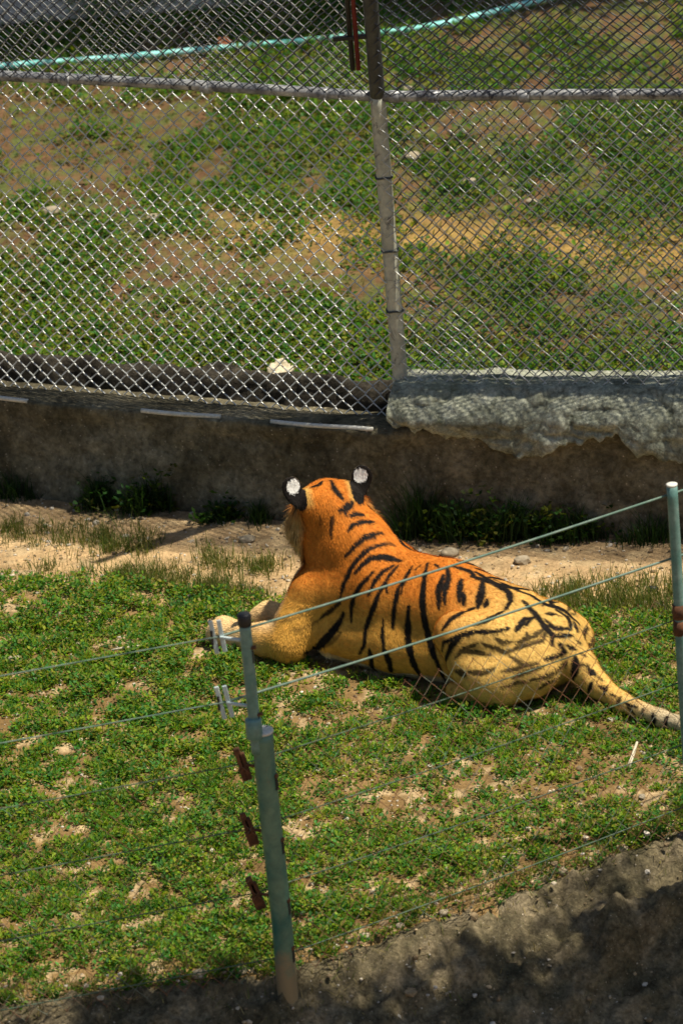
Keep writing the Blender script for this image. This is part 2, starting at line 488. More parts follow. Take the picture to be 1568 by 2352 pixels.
def build_cover():
    r = np.random.default_rng(11)
    Vs, Fs, Cs, n = [], [], [], 0
    def push(t):
        nonlocal n
        V, F, c = t; Vs.append(V); Fs.append(F + n); Cs.append(c); n += len(V)
    def flush(name, label):
        V = np.vstack(Vs); F = np.vstack(Fs); C = np.vstack(Cs)
        tri = F[:, 2] == F[:, 3]
        T = np.vstack([F[tri][:, :3], F[~tri][:, [0, 1, 2]], F[~tri][:, [0, 2, 3]]])
        o = link(name, mesh_np(name, V, T, M['leaf'], False, C))
        tag(o, label, 'grass', kind='stuff')
    # --- inside the pen
    N = 62000
    x = r.uniform(-2.3, 2.4, N); y = r.uniform(16.9, 23.0, N)
    c = cover(x, y)
    q = (x - TIGER_O[0]) * -.819 + (y - TIGER_O[1]) * .574; l = (x - TIGER_O[0]) * -.574 + (y - TIGER_O[1]) * -.819
    under = ((q / .95) ** 2 + (l / .30) ** 2 < 1) & (q < .6)
    keep = (r.uniform(0, 1, N) < c) & (wall_dist(x, y) > .03) & (y > edge_y(x) - .02) & ~under
    x, y, c = x[keep], y[keep], c[keep]
    z = ground_z(x, y)
    near_wall = wall_dist(x, y) < 1.0
    big = fbm(x * 3, y * 3, seed=41)
    rad = .020 + .032 * big * c; hg = .012 + .070 * sstep(.3, .75, big) * c
    m = ~near_wall
    push(leaves(x[m], y[m], z[m], 8, rad[m], hg[m], .025, .0155, 12, yellow=.10))
    m2 = m & (r.uniform(0, 1, len(x)) < .5)
    rep = 3
    xx = np.repeat(x[m2], rep) + r.normal(0, .02, m2.sum() * rep); yy = np.repeat(y[m2], rep) + r.normal(0, .02, m2.sum() * rep)
    push(blades(xx, yy, ground_z(xx, yy), .058, .0045, 13, GREENS * 1.1))
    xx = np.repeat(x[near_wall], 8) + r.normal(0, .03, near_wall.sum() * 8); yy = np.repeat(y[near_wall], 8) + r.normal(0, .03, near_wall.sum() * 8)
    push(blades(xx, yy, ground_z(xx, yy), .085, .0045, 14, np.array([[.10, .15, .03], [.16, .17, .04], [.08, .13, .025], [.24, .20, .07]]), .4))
    K = 1500
    xx = r.uniform(-2.3, 2.4, K); yy = edge_y(xx) - np.abs(r.normal(0, .07, K)) * (fbm(xx * 3, xx * 0, seed=45) > .45) + .03
    push(blades(xx, yy, ground_z(xx, yy) + .055, .06, .005, 18, np.array([[.16, .17, .03], [.09, .16, .02], [.26, .20, .07]]), .7))
    K = 1400
    xx = r.uniform(-2.3, 2.4, K); yy = edge_y(xx) - np.abs(r.normal(0, .22, K))
    push(blades(xx, yy, ground_z(xx, yy) + .085, .045, .005, 19, np.array([[.26, .20, .08], [.13, .15, .04], [.34, .27, .13]]), 1.6))
    # dry straw litter lying in the gaps
    K = 9000
    x = r.uniform(-2.3, 2.4, K); y = r.uniform(17.2, 21.6, K)
    kk = (wall_dist(x, y) > .5) & (y > edge_y(x))
    x, y = x[kk], y[kk]
    push(blades(x, y, ground_z(x, y) + .006, .035, .005, 15, np.array([[.34, .25, .10], [.26, .19, .08], [.40, .32, .15]]), 3.0))
    flush('grass', 'low bright green clover and grass on the tan soil between the two fences')
    # --- slope behind the far fence
    Vs.clear(); Fs.clear(); Cs.clear(); n = 0
    N = 52000
    x = r.uniform(-3.0, 3.4, N); y = 22.0 + 10.5 * r.uniform(0, 1, N) ** 1.15
    n1 = fbm(x * 1.0, y * .55, seed=51, oct=3); n2 = fbm(x * 3.5, y * 2.2, seed=52, oct=3)
    c = sstep(.46, .60, .5 * n1 + .5 * n2 + .02)
    straw = np.exp(-((y - (25.1 - .35 * x)) / .45) ** 2) * sstep(-1.2, .2, x)
    lush = np.exp(-((y - (23.1 - .3 * (x))) / .75) ** 2)
    c = np.clip(c * (1 - .75 * straw) + .75 * lush, .03, 1)
    keep = (r.uniform(0, 1, N) < c) & (wall_dist(x, y) < -.34)
    x, y, lush = x[keep], y[keep], lush[keep]
    z = ground_z(x, y)
    big = fbm(x * 2.5, y * 2, seed=53)
    push(leaves(x, y, z, 8, .035 + .05 * big, .02 + .075 * sstep(.35, .7, big), .034, .022, 16, yellow=.08, tint=.78))
    K = 14000
    x = r.uniform(-3, 3.4, K); y = r.uniform(22.3, 31, K)
    kk = wall_dist(x, y) < -.35
    x, y = x[kk], y[kk]
    push(blades(x, y, ground_z(x, y), .05, .008, 17, np.array([[.22, .19, .06], [.12, .17, .03], [.28, .21, .08]]), 1.2))
    flush('grass', 'taller broad leaved green cover on the slope behind the chain link fence')
build_cover()

# ------------------------------------------------------------------ low concrete wall
def along(x0, x1, fine0=-2.8, fine1=2.8, step=.025):
    a = [np.arange(x0, fine0, .3)] if x0 < fine0 else []
    b = [np.arange(fine1, x1 + .01, .3)] if x1 > fine1 else []
    return np.concatenate(a + [np.arange(max(x0, fine0), min(x1, fine1), step)] + b)

def wall_frame(x, off):
    """point on the wall line at x, moved 'off' metres away from the pen; returns xy arrays"""
    x = np.asarray(x, float)
    ang = np.where(x < BX, math.radians(24.5), math.radians(15))
    t = sstep(BX - .08, BX + .08, x); ang = math.radians(24.5) * (1 - t) + math.radians(15) * t
    return x + np.sin(ang) * off, wall_y(x) + np.cos(ang) * off

def sheet(name, cols, mat, parent, smooth=True):
    """cols: (ncol, nprof, 3) grid of points swept along the wall"""
    nc, npf, _ = cols.shape
    V = cols.reshape(-1, 3)
    i = (np.arange(nc - 1)[:, None] * npf + np.arange(npf - 1)[None]).ravel()
    F = np.stack([i, i + npf, i + npf + 1, i + 1], -1)
    return link(name, mesh_np(name, V, F, mat, smooth), parent)

wall_root = empty('low_concrete_wall', (BX, BY, 0), 'low dark stained concrete wall with rough grey plaster on its right half, under the tall mesh fence', 'wall')
def local(cols): return cols - np.array([BX, BY, 0])
def build_wall():
    x = along(-10, 10)
    prof = [(0, z) for z in np.linspace(-.12, 1, 26)] + [(o, 1.0) for o in np.linspace(.03, .40, 8)] + [(.42, z) for z in (.9, .6, .2)]
    top = np.where(x < BX + .03, .575, .60)
    cols = np.zeros((len(x), len(prof), 3))
    for k, (o, t) in enumerate(prof):
        z = t * top + (.012 * (fbm(x * 6, x * 0 + o * 9, seed=61) - .5) * 2 if t == 1 else 0)
        z = np.minimum(z, top + .03) if t >= 0 else np.full_like(x, -.12)
        bulge = .05 * (fbm(x * 2.2, z * 3.0, seed=62) - .5) + .030 * (fbm(x * 11, z * 11, seed=63) - .5)
        lip = -.025 * sstep(.78, .95, t) * (k < 26)
        px, py = wall_frame(x, o - bulge + lip - (.05 * (1 - max(t, 0)) if k < 26 else 0))
        if k == 25: z = z - .012
        cols[:, k] = np.c_[px, py, z]
    sheet('wall_body', local(cols), M['wall'], wall_root)
    # crumbly dark ridge along the back of the left half
    x = along(-10, BX - .02)
    prof = np.linspace(0, np.pi, 14)
    cols = np.zeros((len(x), len(prof), 3))
    for k, a in enumerate(prof):
        rr_ = .075 + .075 * (fbm(x * 7, x * 0 + a * 1.5, seed=64) - .45) + .03 * (fbm(x * 24, x * 0 + a * 4, seed=65) - .5)
        hgt = .055 + .025 * sstep(-2.2, .2, x)
        px, py = wall_frame(x, .30 - np.cos(a) * rr_)
        cols[:, k] = np.c_[px, py, .555 + np.sin(a) * rr_ * 1.25 + hgt * np.sin(a)]
    sheet('rubble_ridge', local(cols), M['rubble'], wall_root)
    # plaster coat
    x = along(BX + .02, 10, BX + .02, 2.8, .016)
    kx = [.27, .40, .55, .72, .85, .98, 1.06, 1.18, 1.30, 1.48, 1.60, 1.80, 2.1, 2.6, 11]
    kz = [.66, .63, .60, .55, .50, .43, .48, .56, .57, .55, .46, .43, .45, .5, .5]
    zb = np.interp(x, kx, kz) + .10 * (fbm(x * 8, x * 0, seed=66) - .5) + .07 * (fbm(x * 30, x * 0, seed=67) - .5)
    ztop = .795 + .02 * (fbm(x * 5, x * 0 + 3, seed=68) - .5)
    nT, nF = 7, 30
    cols = np.zeros((len(x), nT + nF + 2, 3))
    for k in range(nT):
        o = .36 - k / (nT - 1) * .19
        zz = ztop + .035 * (fbm(x * 14, x * 0 + o * 14, seed=69) - .5) - .10 * (k == 0)
        px, py = wall_frame(x, o)
        cols[:, k] = np.c_[px, py, zz]
    end = sstep(BX + .0, BX + .12, x)
    for k in range(nF):
        t = (k + 1) / nF
        zz = ztop * (1 - t) + zb * t
        wx = x + .05 * (fbm(x * 9, zz * 9, seed=74) - .5)
        bil = np.sqrt(np.abs(2 * fbm(wx * 4.2, zz * 6.0, seed=70, oct=2) - 1) + .002)
        bil2 = np.sqrt(np.abs(2 * fbm(wx * 10, zz * 12, seed=71, oct=2) - 1) + .002)
        lump = .085 * bil + .030 * bil2 + .012 * (fbm(x * 45, zz * 45, seed=72) - .5)
        thick = (.01 + lump) * (1 - .35 * t ** 6) * (.35 + .65 * end)
        groove = .03 * np.exp(-((x - .975) / .010) ** 2) * (t < .7)
        px, py = wall_frame(x, .18 * (1 - t) ** 3 - np.maximum(thick - groove, .012) - .03 * t)
        cols[:, nT + k] = np.c_[px, py, zz]
    for k, o in enumerate((.0, .06)):
        px, py = wall_frame(x, np.full_like(x, o - .01))
        cols[:, nT + nF + k] = np.c_[px, py, zb + .012 * k + .006]
    sheet('plaster_coat', local(cols), M['plaster'], wall_root)
    # pale reinforcing rods lying bare on the wall's front edge
    for x0, x1 in ((-1.86, -1.66), (-1.03, -.60), (-.33, .21), (-2.5, -2.2)):
        xx = np.linspace(x0, x1, 12)
        px, py = wall_frame(xx, np.full_like(xx, -.012))
        mb = MB().tube(local(np.c_[px, py, .572 + .004 * np.sin(xx * 9)]), .013, 8)
        mb.build('bare_rod', M['strip'], wall_root)
build_wall()

# ------------------------------------------------------------------ chain link
def chain_link(p0, du, dv, nv, width, height, w, h, r, seed, amp=.012, sag=.02, nseg=5):
    """woven diamond mesh: zig-zag wires hooked into each other; du along, dv up, nv out of plane"""
    mb = MB()
    p0, du, dv, nv = [np.asarray(a, float) for a in (p0, du, dv, nv)]
    nw = int(width / (w / 2)); m = int(height / (h / 2))
    j = np.arange(m + 1)
    for i in range(nw):
        sx = (i + (i + j) % 2) * w / 2
        # rounded knuckles: three points per bend
        U, Vv, Nn = [], [], []
        left = (i + j) % 2 == 0
        zz = j * h / 2
        for k in range(m + 1):
            s = 1 if left[k] else -1
            x0 = sx[k] - s * r * .9
            U += [x0 + s * w * .06, x0, x0 + s * w * .06]
            Vv += [zz[k] - h * .055, zz[k], zz[k] + h * .055]
            Nn += [r * 1.1 * s, 0, -r * 1.1 * s]
        U = np.array(U); Vv = np.array(Vv); Nn = np.array(Nn)
        U2 = U + amp * (fbm(U * 3, Vv * 3, seed=seed) - .5) * 2
        V2 = Vv + amp * (fbm(U * 3 + 7, Vv * 3, seed=seed + 1) - .5) * 2
        N2 = Nn + sag * (fbm(U * 1.4, Vv * 1.4, seed=seed + 2) - .5) * 2
        mb.tube(p0 + U2[:, None] * du + V2[:, None] * dv + N2[:, None] * nv, r, nseg, cap=False)
    return mb

# ------------------------------------------------------------------ tall far fence
fence = empty('chain_link_fence', (BX, BY, 0), 'tall grey chain link fence with weathered pipe rail, standing on the low concrete wall', 'fence')
def build_far_fence():
    aL, aR = math.radians(24.5), math.radians(15)
    dL = np.array([-math.cos(aL), math.sin(aL), 0]); dR = np.array([math.cos(aR), -math.sin(aR), 0])
    nL = np.array([math.sin(aL), math.cos(aL), 0]); nR = np.array([math.sin(aR), math.cos(aR), 0])
    up = np.array([0, 0, 1.0])
    post = np.array([.10, .19, 0.0])                 # relative to the bend
    lean = np.array([0, -.30, .95]); lean /= np.linalg.norm(lean)
    zr = 2.37
    rough = lambda P, s: P
    z = np.linspace(.45, zr + .02, 30)
    p = MB().tube(np.c_[np.full_like(z, post[0]), np.full_like(z, post[1]), z], .041, 18).build('post', M['post_old'], fence)
    top = np.array([post[0], post[1], zr]); L = np.linspace(0, 1.1, 14)
    MB().tube(top + L[:, None] * lean, .040, 18).build('overhang_arm', M['post_dark'], fence)  # darker than the post below: shade of the overhang put into its colour
    for zz in (1.93, 1.52, 1.18):
        t = np.linspace(0, 2 * np.pi, 22)
        MB().tube(np.c_[post[0] + .044 * np.cos(t), post[1] + .044 * np.sin(t), zz + .004 * np.sin(3 * t)], .006, 6).build('tie_band', M['post_dark'], p)
    # rail, in two lengths with a sleeve each
    for d, n_, name in ((dL, nL, 'l'), (dR, nR, 'r')):
        s = np.linspace(0, 9, 60)
        P = top + np.array([0, 0, 0.0]) + s[:, None] * d
        P[:, 2] += .008 * np.sin(s * 1.3)
        rl = MB().tube(P, .029, 14).build('rail', M['pipe'], fence)
        for s0 in ((.30, .98, 1.80) if name == 'l' else (.09, .30, .78, 1.25)):
            q = top + s0 * d
            MB().tube(np.array([q - d * .028, q - d * .026, q + d * .026, q + d * .028]), [.029, .034, .034, .029], 14).build('sleeve', M['pipe'], rl)
    wm = lambda mb, m='galv': tag(mb.build('wire_mesh', M[m], fence, True), kind='stuff')
    wm(chain_link(np.array([post[0], post[1], .42]) - nL * .045 + dL * .02, dL, up, nL, 3.4, 1.95, .088, .092, .0037, 101))
    wm(chain_link(np.array([post[0], post[1], .72]) - nR * .050 + dR * .02, dR, up, nR, 3.4, 1.65, .086, .088, .0029, 105, .02, .04))
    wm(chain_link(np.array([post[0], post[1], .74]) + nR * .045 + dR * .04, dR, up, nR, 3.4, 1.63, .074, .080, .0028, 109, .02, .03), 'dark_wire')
    # the overhanging strip above the rail
    off = np.array([-.03, -.04, .02])
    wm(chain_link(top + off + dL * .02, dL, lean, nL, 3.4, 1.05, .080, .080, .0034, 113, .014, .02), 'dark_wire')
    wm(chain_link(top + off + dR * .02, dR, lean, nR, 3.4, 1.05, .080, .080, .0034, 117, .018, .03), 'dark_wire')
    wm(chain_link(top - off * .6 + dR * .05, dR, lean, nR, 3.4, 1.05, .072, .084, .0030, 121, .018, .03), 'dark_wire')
    wm(chain_link(top - off * .6 + dL * .05, dL, lean, nL, 3.4, 1.05, .072, .084, .0022, 125, .018, .03))
    # clamp and bars hanging beside the post, on the overhang
    b0 = top + lean * .19 + dL * .075 + np.array([-.02, -.05, 0])
    bar = empty('hanging_bar', tuple(np.array([BX, BY, 0]) + b0), 'dark red metal bar clamped beside the fence post above the pipe rail', 'metal bar')
    MB().tube(np.array([[0, 0, 0], lean * 1.3]), .012, 10).build('red_bar', M['red'], bar)
    MB().tube(np.array([dL * .032, dL * .032 + lean * 1.3]), .014, 10).build('black_bar', M['black'], bar)
    MB().box(lean * .20 + dL * .02, (.20, .03, .022)).build('clamp', M['black'], bar, False, .004)
build_far_fence()

# ------------------------------------------------------------------ concrete apron in front
def build_apron():
    x = np.concatenate([np.arange(-12, -2.4, .3), np.arange(-2.4, 2.6, .02), np.arange(2.6, 12, .3)])
    t = np.concatenate([[-.10, -.05], np.arange(0, 1.3, .02), np.arange(1.3, 4, .15)])
    X, T = np.meshgrid(x, t, indexing='ij')
    E_ = edge_y(X) + .04 * (fbm(X * 9, X * 0, seed=81) - .5)
    Yp = E_ - T
    crest = .035 * sstep(0, .06, T)
    lump = .16 * (fbm(X * 4.5, T * 5, seed=82) - .5) + .11 * (fbm(X * 12, T * 10, seed=83) - .5) + .085 * (fbm(X * 30, T * 26, seed=84) - .5)
    fade = sstep(-.02, .08, T)
    Z = ground_z(X, E_ + .05) + crest + lump * fade - .58 * np.maximum(T, 0)
    # a broken slab step runs across the right half
    st = sstep(.02, -.02, T - (.52 - .16 * (X - 1.0) + .12 * (fbm(X * 3, X * 0 + 2, seed=85) - .5))) * sstep(.95, 1.05, X)
    st2 = sstep(.30, .36, T - .05 * (X - 1)) * st
    Z = Z + .12 * st2
    Z = np.where(T < -.02, Z - .12, Z)
    cols = np.stack([X, Yp, Z], -1)
    nc, npf, _ = cols.shape
    i = (np.arange(nc - 1)[:, None] * npf + np.arange(npf - 1)[None]).ravel()
    F = np.stack([i, i + 1, i + npf + 1, i + npf], -1)
    o = link('concrete_apron', mesh_np('concrete_apron', cols.reshape(-1, 3), F, M['apron'], True))
    tag(o, kind='structure')
build_apron()

# ------------------------------------------------------------------ near fence
P0 = np.array([-.42, 17.30, 0.0])
DR = np.array([math.cos(math.radians(28.6)), math.sin(math.radians(28.6)), 0])
DL = np.array([-math.cos(math.radians(10)), -math.sin(math.radians(10)), 0])
nfence = empty('wire_fence', (P0[0] * .994, P0[1] - .12, .055), 'teal post and cable fence with rusty wire mesh along the concrete apron', 'fence')
def build_near_fence():
    up = np.array([0, 0, 1.0])
    pipe = MB()
    z = np.linspace(-.55, 1.19, 40)
    wob = .003 * np.sin(z * 5)
    post = MB().tube(np.c_[wob, z * 0, z], .0455, 22).build('post', M['worn'], nfence)
    rim = MB().tube(np.array([[0, 0, 1.185], [0, 0, 1.195], [0, 0, 1.197]]), [.047, .047, .038], 22).build('rim', M['strip'], post)
    ox = np.array([-.030, -.02, 0])
    z = np.linspace(1.10, 1.715, 20)
    MB().tube(np.c_[z * 0, z * 0, z] + ox, .0255, 18).build('upper_tube', M['teal_pale'], post)
    MB().tube(np.array([[0, 0, 1.175], [0, 0, 1.18], [0, 0, 1.265], [0, 0, 1.27]]) + ox + np.array([-.004, -.012, 0]), [.030, .036, .036, .030], 18).build('collar', M['teal_pale'], post)
    MB().tube(np.array([[0, 0, 1.70], [0, 0, 1.705], [0, 0, 1.752], [0, 0, 1.758]]) + ox, [.026, .0295, .0295, .024], 18).build('cap', M['black'], post)
    # rusty slots on the pipe's right flank, bolts on the tube
    for zz in (.945, .635, .335, .10):
        a = math.radians(-28); c = np.array([.0455 * math.cos(a), .0455 * math.sin(a), zz])
        Mz = np.array([[math.cos(a), -math.sin(a), 0], [math.sin(a), math.cos(a), 0], [0, 0, 1]])
        s = MB().box(c, (.006, .016, .060), Mz).build('slot', M['black'], post, False)
        MB().box(c + np.array([.002, -.001, .038]), (.010, .022, .018), Mz).build('rust_lip', M['rust'], s, False, .003)
    for zz in (1.60, 1.285):
        a = math.radians(-25); c = ox + np.array([.026 * math.cos(a), .026 * math.sin(a), zz])
        b = MB().tube(np.array([c - [.01, 0, 0], c + [.014, -.004, .004]]), .0095, 8).build('bolt', M['rust'], post)
        MB().box(c + np.array([-.002, -.002, -.04]), (.006, .010, .06)).build('slit', M['black'], b, False)
    # brackets carrying the cables on the far side
    bd = np.array([-.89, .46, 0]); bd /= np.linalg.norm(bd)
    sd = np.array([.46, .89, 0]); sd /= np.linalg.norm(sd)
    CZ = (1.63, 1.32, 1.015, .70, .385, .07)
    brk = []
    for k, zz in enumerate(CZ[:5]):
        base = (ox if zz > 1.2 else np.zeros(3))
        pale = k < 2
        m_pl = M['plate'] if pale else M['rust']
        ln = .125 if pale else .10
        tilt = np.array([[1, 0, -.10 - .05 * k], [0, 1, 0], [.10 + .05 * k, 0, 1]])
        arm = MB().box(base + bd * ln / 2 + up * zz, (ln, .012, .012), np.array([[bd[0], -bd[1], 0], [bd[1], bd[0], 0], [0, 0, 1]]))
        br = arm.build('bracket', m_pl, post, False, .002)
        c = base + bd * (ln + .012) + up * zz
        R_ = np.array([[sd[0], -sd[1], 0], [sd[1], sd[0], 0], [0, 0, 1]])
        if pale:
            for q, hh in ((-.016, .155), (.018, .150)):
                MB().box(c + np.array([1, 0, 0]) * q + up * (.004 * (q > 0)), (.019, .010, hh), tilt).build('plate', m_pl, br, False, .002)
            MB().box(c + np.array([-.024, 0, 0]), (.012, .014, .07)).build('clip', M['black'], br, False, .003)
        else:
            V = MB()
            for q, hh, dz in ((-.012, .10, .03), (.010, .13, -.01), (.0, .07, -.045)):
                V.box(c + np.array([q, 0, dz]), (.026, .022, hh), tilt)
            V.build('corroded_plate', M['rust'], br, False, .004)
        brk.append(c)
    brk.append(bd * .05 + up * CZ[5])
    # right post, same line
    q = DR * 2.148
    z = np.linspace(-.2, 1.72, 30)
    rp = MB().tube(np.c_[q[0] + (1.72 - z) * .004, q[1] + z * 0, z], np.where(z > 1.0, .0245, .027), 16).build('post', M['teal_pale'], nfence)
    MB().tube(np.array([q + up * 1.715, q + up * 1.724, q + up * 1.725]), [.0245, .0255, .018], 16).build('rim', M['strip'], rp)
    for zz in (1.10, 1.02):
        MB().tube(np.array([q + up * (zz - .035), q + up * zz, q + up * (zz + .035)]), [.028, .031, .028], 12).build('rust_band', M['rust'], rp)
    # cables
    for k, c in enumerate(brk):
        zz = c[2]
        e = q + DR * .0 + up * (zz + .035) + np.array([-.03, .01, 0])
        s = np.linspace(0, 1, 30)[:, None]
        right = c * (1 - s) + e * s; right[:, 2] -= .012 * np.sin(s[:, 0] * np.pi)
        far = e + DR * np.linspace(.1, 3, 8)[:, None]
        left = c + DL * np.linspace(3.0, .06, 24)[:, None]
        left[:, 2] += -.012 * np.sin(np.linspace(1, 0, 24) * np.pi) - .025 * np.linspace(1, 0, 24)
        path = np.vstack([left, right, far]); rad = np.r_[np.full(24, .0030), np.full(38, .0055 if k < 2 else .0032)]
        MB().tube(path, rad, 8).build('cable', M['cable'] if k < 2 else M['cable_old'], nfence)
    nR = np.array([-DR[1], DR[0], 0]); nL = np.array([DL[1], -DL[0], 0])
    tag(chain_link(DR * -.02 + nR * .03 + up * -.02, DR, up, nR, 4.2, 1.22, .088, .105, .0014, 131, .022, .03).build('wire_mesh', M['rust_wire'], nfence), kind='stuff')
    tag(chain_link(DL * .0 + nR * .02 + up * -.02, DL, up, nL, 3.2, 1.05, .088, .105, .0014, 135, .022, .03).build('wire_mesh', M['rust_wire'], nfence), kind='stuff')
build_near_fence()

# ------------------------------------------------------------------ tiger
# local frame: X towards the chest, Y to the animal's left, Z up; origin on the ground under the belly
T_ANG = math.pi - math.radians(35)
tiger = empty('tiger', (TIGER_O[0], TIGER_O[1], 0), 'orange tiger with black stripes lying on the grass, head turned away', 'tiger', rz=T_ANG)
HEAD = np.array([.495, -.045, .735]); HYAW = math.radians(-46); HPIT = math.radians(-4)
HX = np.array([math.cos(HYAW) * math.cos(HPIT), math.sin(HYAW) * math.cos(HPIT), math.sin(HPIT)])
HY = np.array([-math.sin(HYAW), math.cos(HYAW), 0.0]); HZ = np.cross(HX, HY)
def hp(a, b, c): return HEAD + HX * a + HY * b + HZ * c

def tiger_prims():
    C = []   # chains: (points+radius, y-squash, blend)
    # trunk
    C.append(([(-.80, 0, .215, .165), (-.58, 0, .275, .200), (-.22, 0, .315, .240), (.10, 0, .315, .245), (.36, 0, .305, .235), (.54, 0, .275, .165)], 1.0, .05))
    C.append(([(-.80, 0, .13, .11), (-.1, .0, .13, .13), (.45, 0, .13, .12)], .6, .06))
    for s in (1, -1):
        C.append(([(-.42, .125 * s, .150, .155), (0, .155 * s, .150, .155), (.36, .140 * s, .145, .145)], 1.0, .06))
    # spine ridge, withers
    C.append(([(-.66, 0, .36, .055), (-.2, 0, .50, .055), (.20, 0, .505, .06)], 1.0, .07))
    for s in (1, -1):
        C.append(([(.18, .11 * s, .46, .075), (.46, .155 * s, .33, .10)], 1.0, .08))           # shoulder blade
    # neck
    C.append(([(.20, 0, .41, .205), (.33, -.015, .56, .180), (.44, -.035, .69, .150)], 1.0, .06))
    C.append(([(.42, .02, .44, .16), (.52, .0, .60, .13)], 1.0, .06))                          # throat
    # skull and muzzle
    C.append(([(*hp(-.06, 0, .0), .115), (*hp(.04, 0, .0), .120), (*hp(.15, 0, -.03), .085), (*hp(.24, 0, -.05), .065)], 1.0, .05))
    C.append(([(*hp(-.03, .085, .040), .082), (*hp(-.03, -.085, .040), .082)], 1.0, .05))
    for s in (1, -1):                                                                           # cheek ruffs
        C.append(([(*hp(.02, .115 * s, -.03), .075), (*hp(.03, .150 * s, -.11), .062), (*hp(.05, .140 * s, -.215), .030)], 1.0, .04))
    # forelegs: left (near) and right
    C.append(([(.50, .14, .31, .135), (.55, .24, .18, .115), (.575, .295, .115, .102)], 1.0, .05))
    C.append(([(.57, .30, .110, .100), (.70, .295, .098, .086), (.90, .275, .078, .066)], 1.0, .04))
    C.append(([(.89, .272, .076, .066), (1.00, .258, .070, .072), (1.05, .250, .052, .056)], 1.0, .03))
    C.append(([(.50, -.14, .30, .13), (.53, -.20, .17, .10), (.52, -.21, .10, .085)], 1.0, .05))
    C.append(([(.52, -.20, .09, .08), (.66, -.12, .085, .070), (.80, -.03, .075, .058)], 1.0, .04))
    C.append(([(.80, -.03, .072, .060), (.90, .00, .068, .068), (.945, .015, .055, .054)], 1.0, .03))
    for (bx, by) in ((1.055, .250), (.95, .015)):                                             # toes
        for k, dy in enumerate((-.042, -.014, .014, .042)):
            C.append(([(bx - .02, by + dy, .042, .024), (bx + .025 - .006 * abs(k - 1.5), by + dy * 1.12, .028, .021)], 1.0, .012))
    # hind legs folded, the left one towards the viewer
    for s, q, kz in ((1, 1.0, 0), (-1, .92, .13)):
        C.append(([(-.74, .09 * s, .25, .150), (-.60, .19 * s * q, .295 - kz * .6, .140), (-.43, .275 * s * q, .345 - kz, .106)], 1.0, .035))
        C.append(([(-.43, .285 * s * q, .315 - kz, .100), (-.50, .30 * s * q, .19, .095), (-.70, .31 * s * q, .10, .080)], 1.0, .04))
        C.append(([(-.77, .18 * s * q, .170, .150), (-.62, .290 * s * q, .145, .142)], 1.0, .04))
        C.append(([(-.72, .25 * s * q, .07, .062), (-.58, .32 * s * q, .055, .055), (-.42, .32 * s * q, .045, .045)], 1.0, .02))
    # tail
    C.append(([(-.88, 0, .22, .105), (-.98, .03, .15, .080), (-1.09, .07, .095, .060), (-1.25, .12, .056, .046),
               (-1.50, .175, .044, .040), (-1.78, .21, .042, .038), (-2.02, .22, .040, .030)], 1.0, .03))
    return C

EARS = [hp(-.045, .185, .145), hp(-.045, -.175, .150)]
def tiger_field(h):
    lo = np.array([-2.10, -.50, -.03]); hi = np.array([1.18, .50, 1.02])
    n = np.ceil((hi - lo) / h).astype(int)
    ax = [lo[i] + h * np.arange(n[i]) for i in range(3)]
    f = np.full(n, .3, np.float32)
    def sub(bmin, bmax):
        s = [slice(max(0, int((bmin[i] - lo[i]) / h)), min(n[i], int((bmax[i] - lo[i]) / h) + 2)) for i in range(3)]
        return tuple(s), np.meshgrid(*[ax[i][s[i]].astype(np.float32) for i in range(3)], indexing='ij')
    def smin(a, b, k):
        hh = np.clip(.5 + .5 * (b - a) / k, 0, 1)
        return b * (1 - hh) + a * hh - k * hh * (1 - hh)
    for pts, ysq, k in tiger_prims():
        P = np.array(pts, float)
        m = P[:, 3].max() + k + .05
        s, (X, Y, Z) = sub(P[:, :3].min(0) - m, P[:, :3].max(0) + m)
        d = None
        for a, b in zip(P[:-1], P[1:]):
            ab = b[:3] - a[:3]; L2 = ab @ ab
            t = np.clip(((X - a[0]) * ab[0] + (Y - a[1]) * ab[1] + (Z - a[2]) * ab[2]) / L2, 0, 1)
            dd = np.sqrt((X - a[0] - t * ab[0]) ** 2 + ((Y - a[1] - t * ab[1]) * ysq) ** 2 + (Z - a[2] - t * ab[2]) ** 2) - (a[3] + t * (b[3] - a[3]))
            d = dd if d is None else smin(d, dd, .03)
        f[s] = smin(f[s], d.astype(np.float32), k)
    # ears: thick cupped discs standing off the skull
    for e, sgn in zip(EARS, (1, -1)):
        s, (X, Y, Z) = sub(e - .16, e + .16)
        q = [X - e[0], Y - e[1], Z - e[2]]
        a = q[0] * HX[0] + q[1] * HX[1] + q[2] * HX[2]
        b = q[0] * HY[0] + q[1] * HY[1] + q[2] * HY[2]
        c = q[0] * HZ[0] + q[1] * HZ[1] + q[2] * HZ[2]
        tl = .25 * sgn
        b2 = b * math.cos(tl) - c * math.sin(tl); c2 = b * math.sin(tl) + c * math.cos(tl)
        a2 = a + b2 * sgn * .25 + 4.0 * (b2 ** 2 + c2 ** 2)
        w = .053 - .10 * np.clip(-c2 - .03, 0, .1)
        d = (np.sqrt((a2 / .018) ** 2 + (b2 / w) ** 2 + (np.where(c2 > 0, c2 / .062, c2 / .105)) ** 2) - 1) * .017
        f[s] = smin(f[s], d.astype(np.float32), .018)
    Zg = ax[2][None, None, :]
    f = np.maximum(f, (-Zg + .004).astype(np.float32))         # flat where it lies on the ground
    return f, lo, h

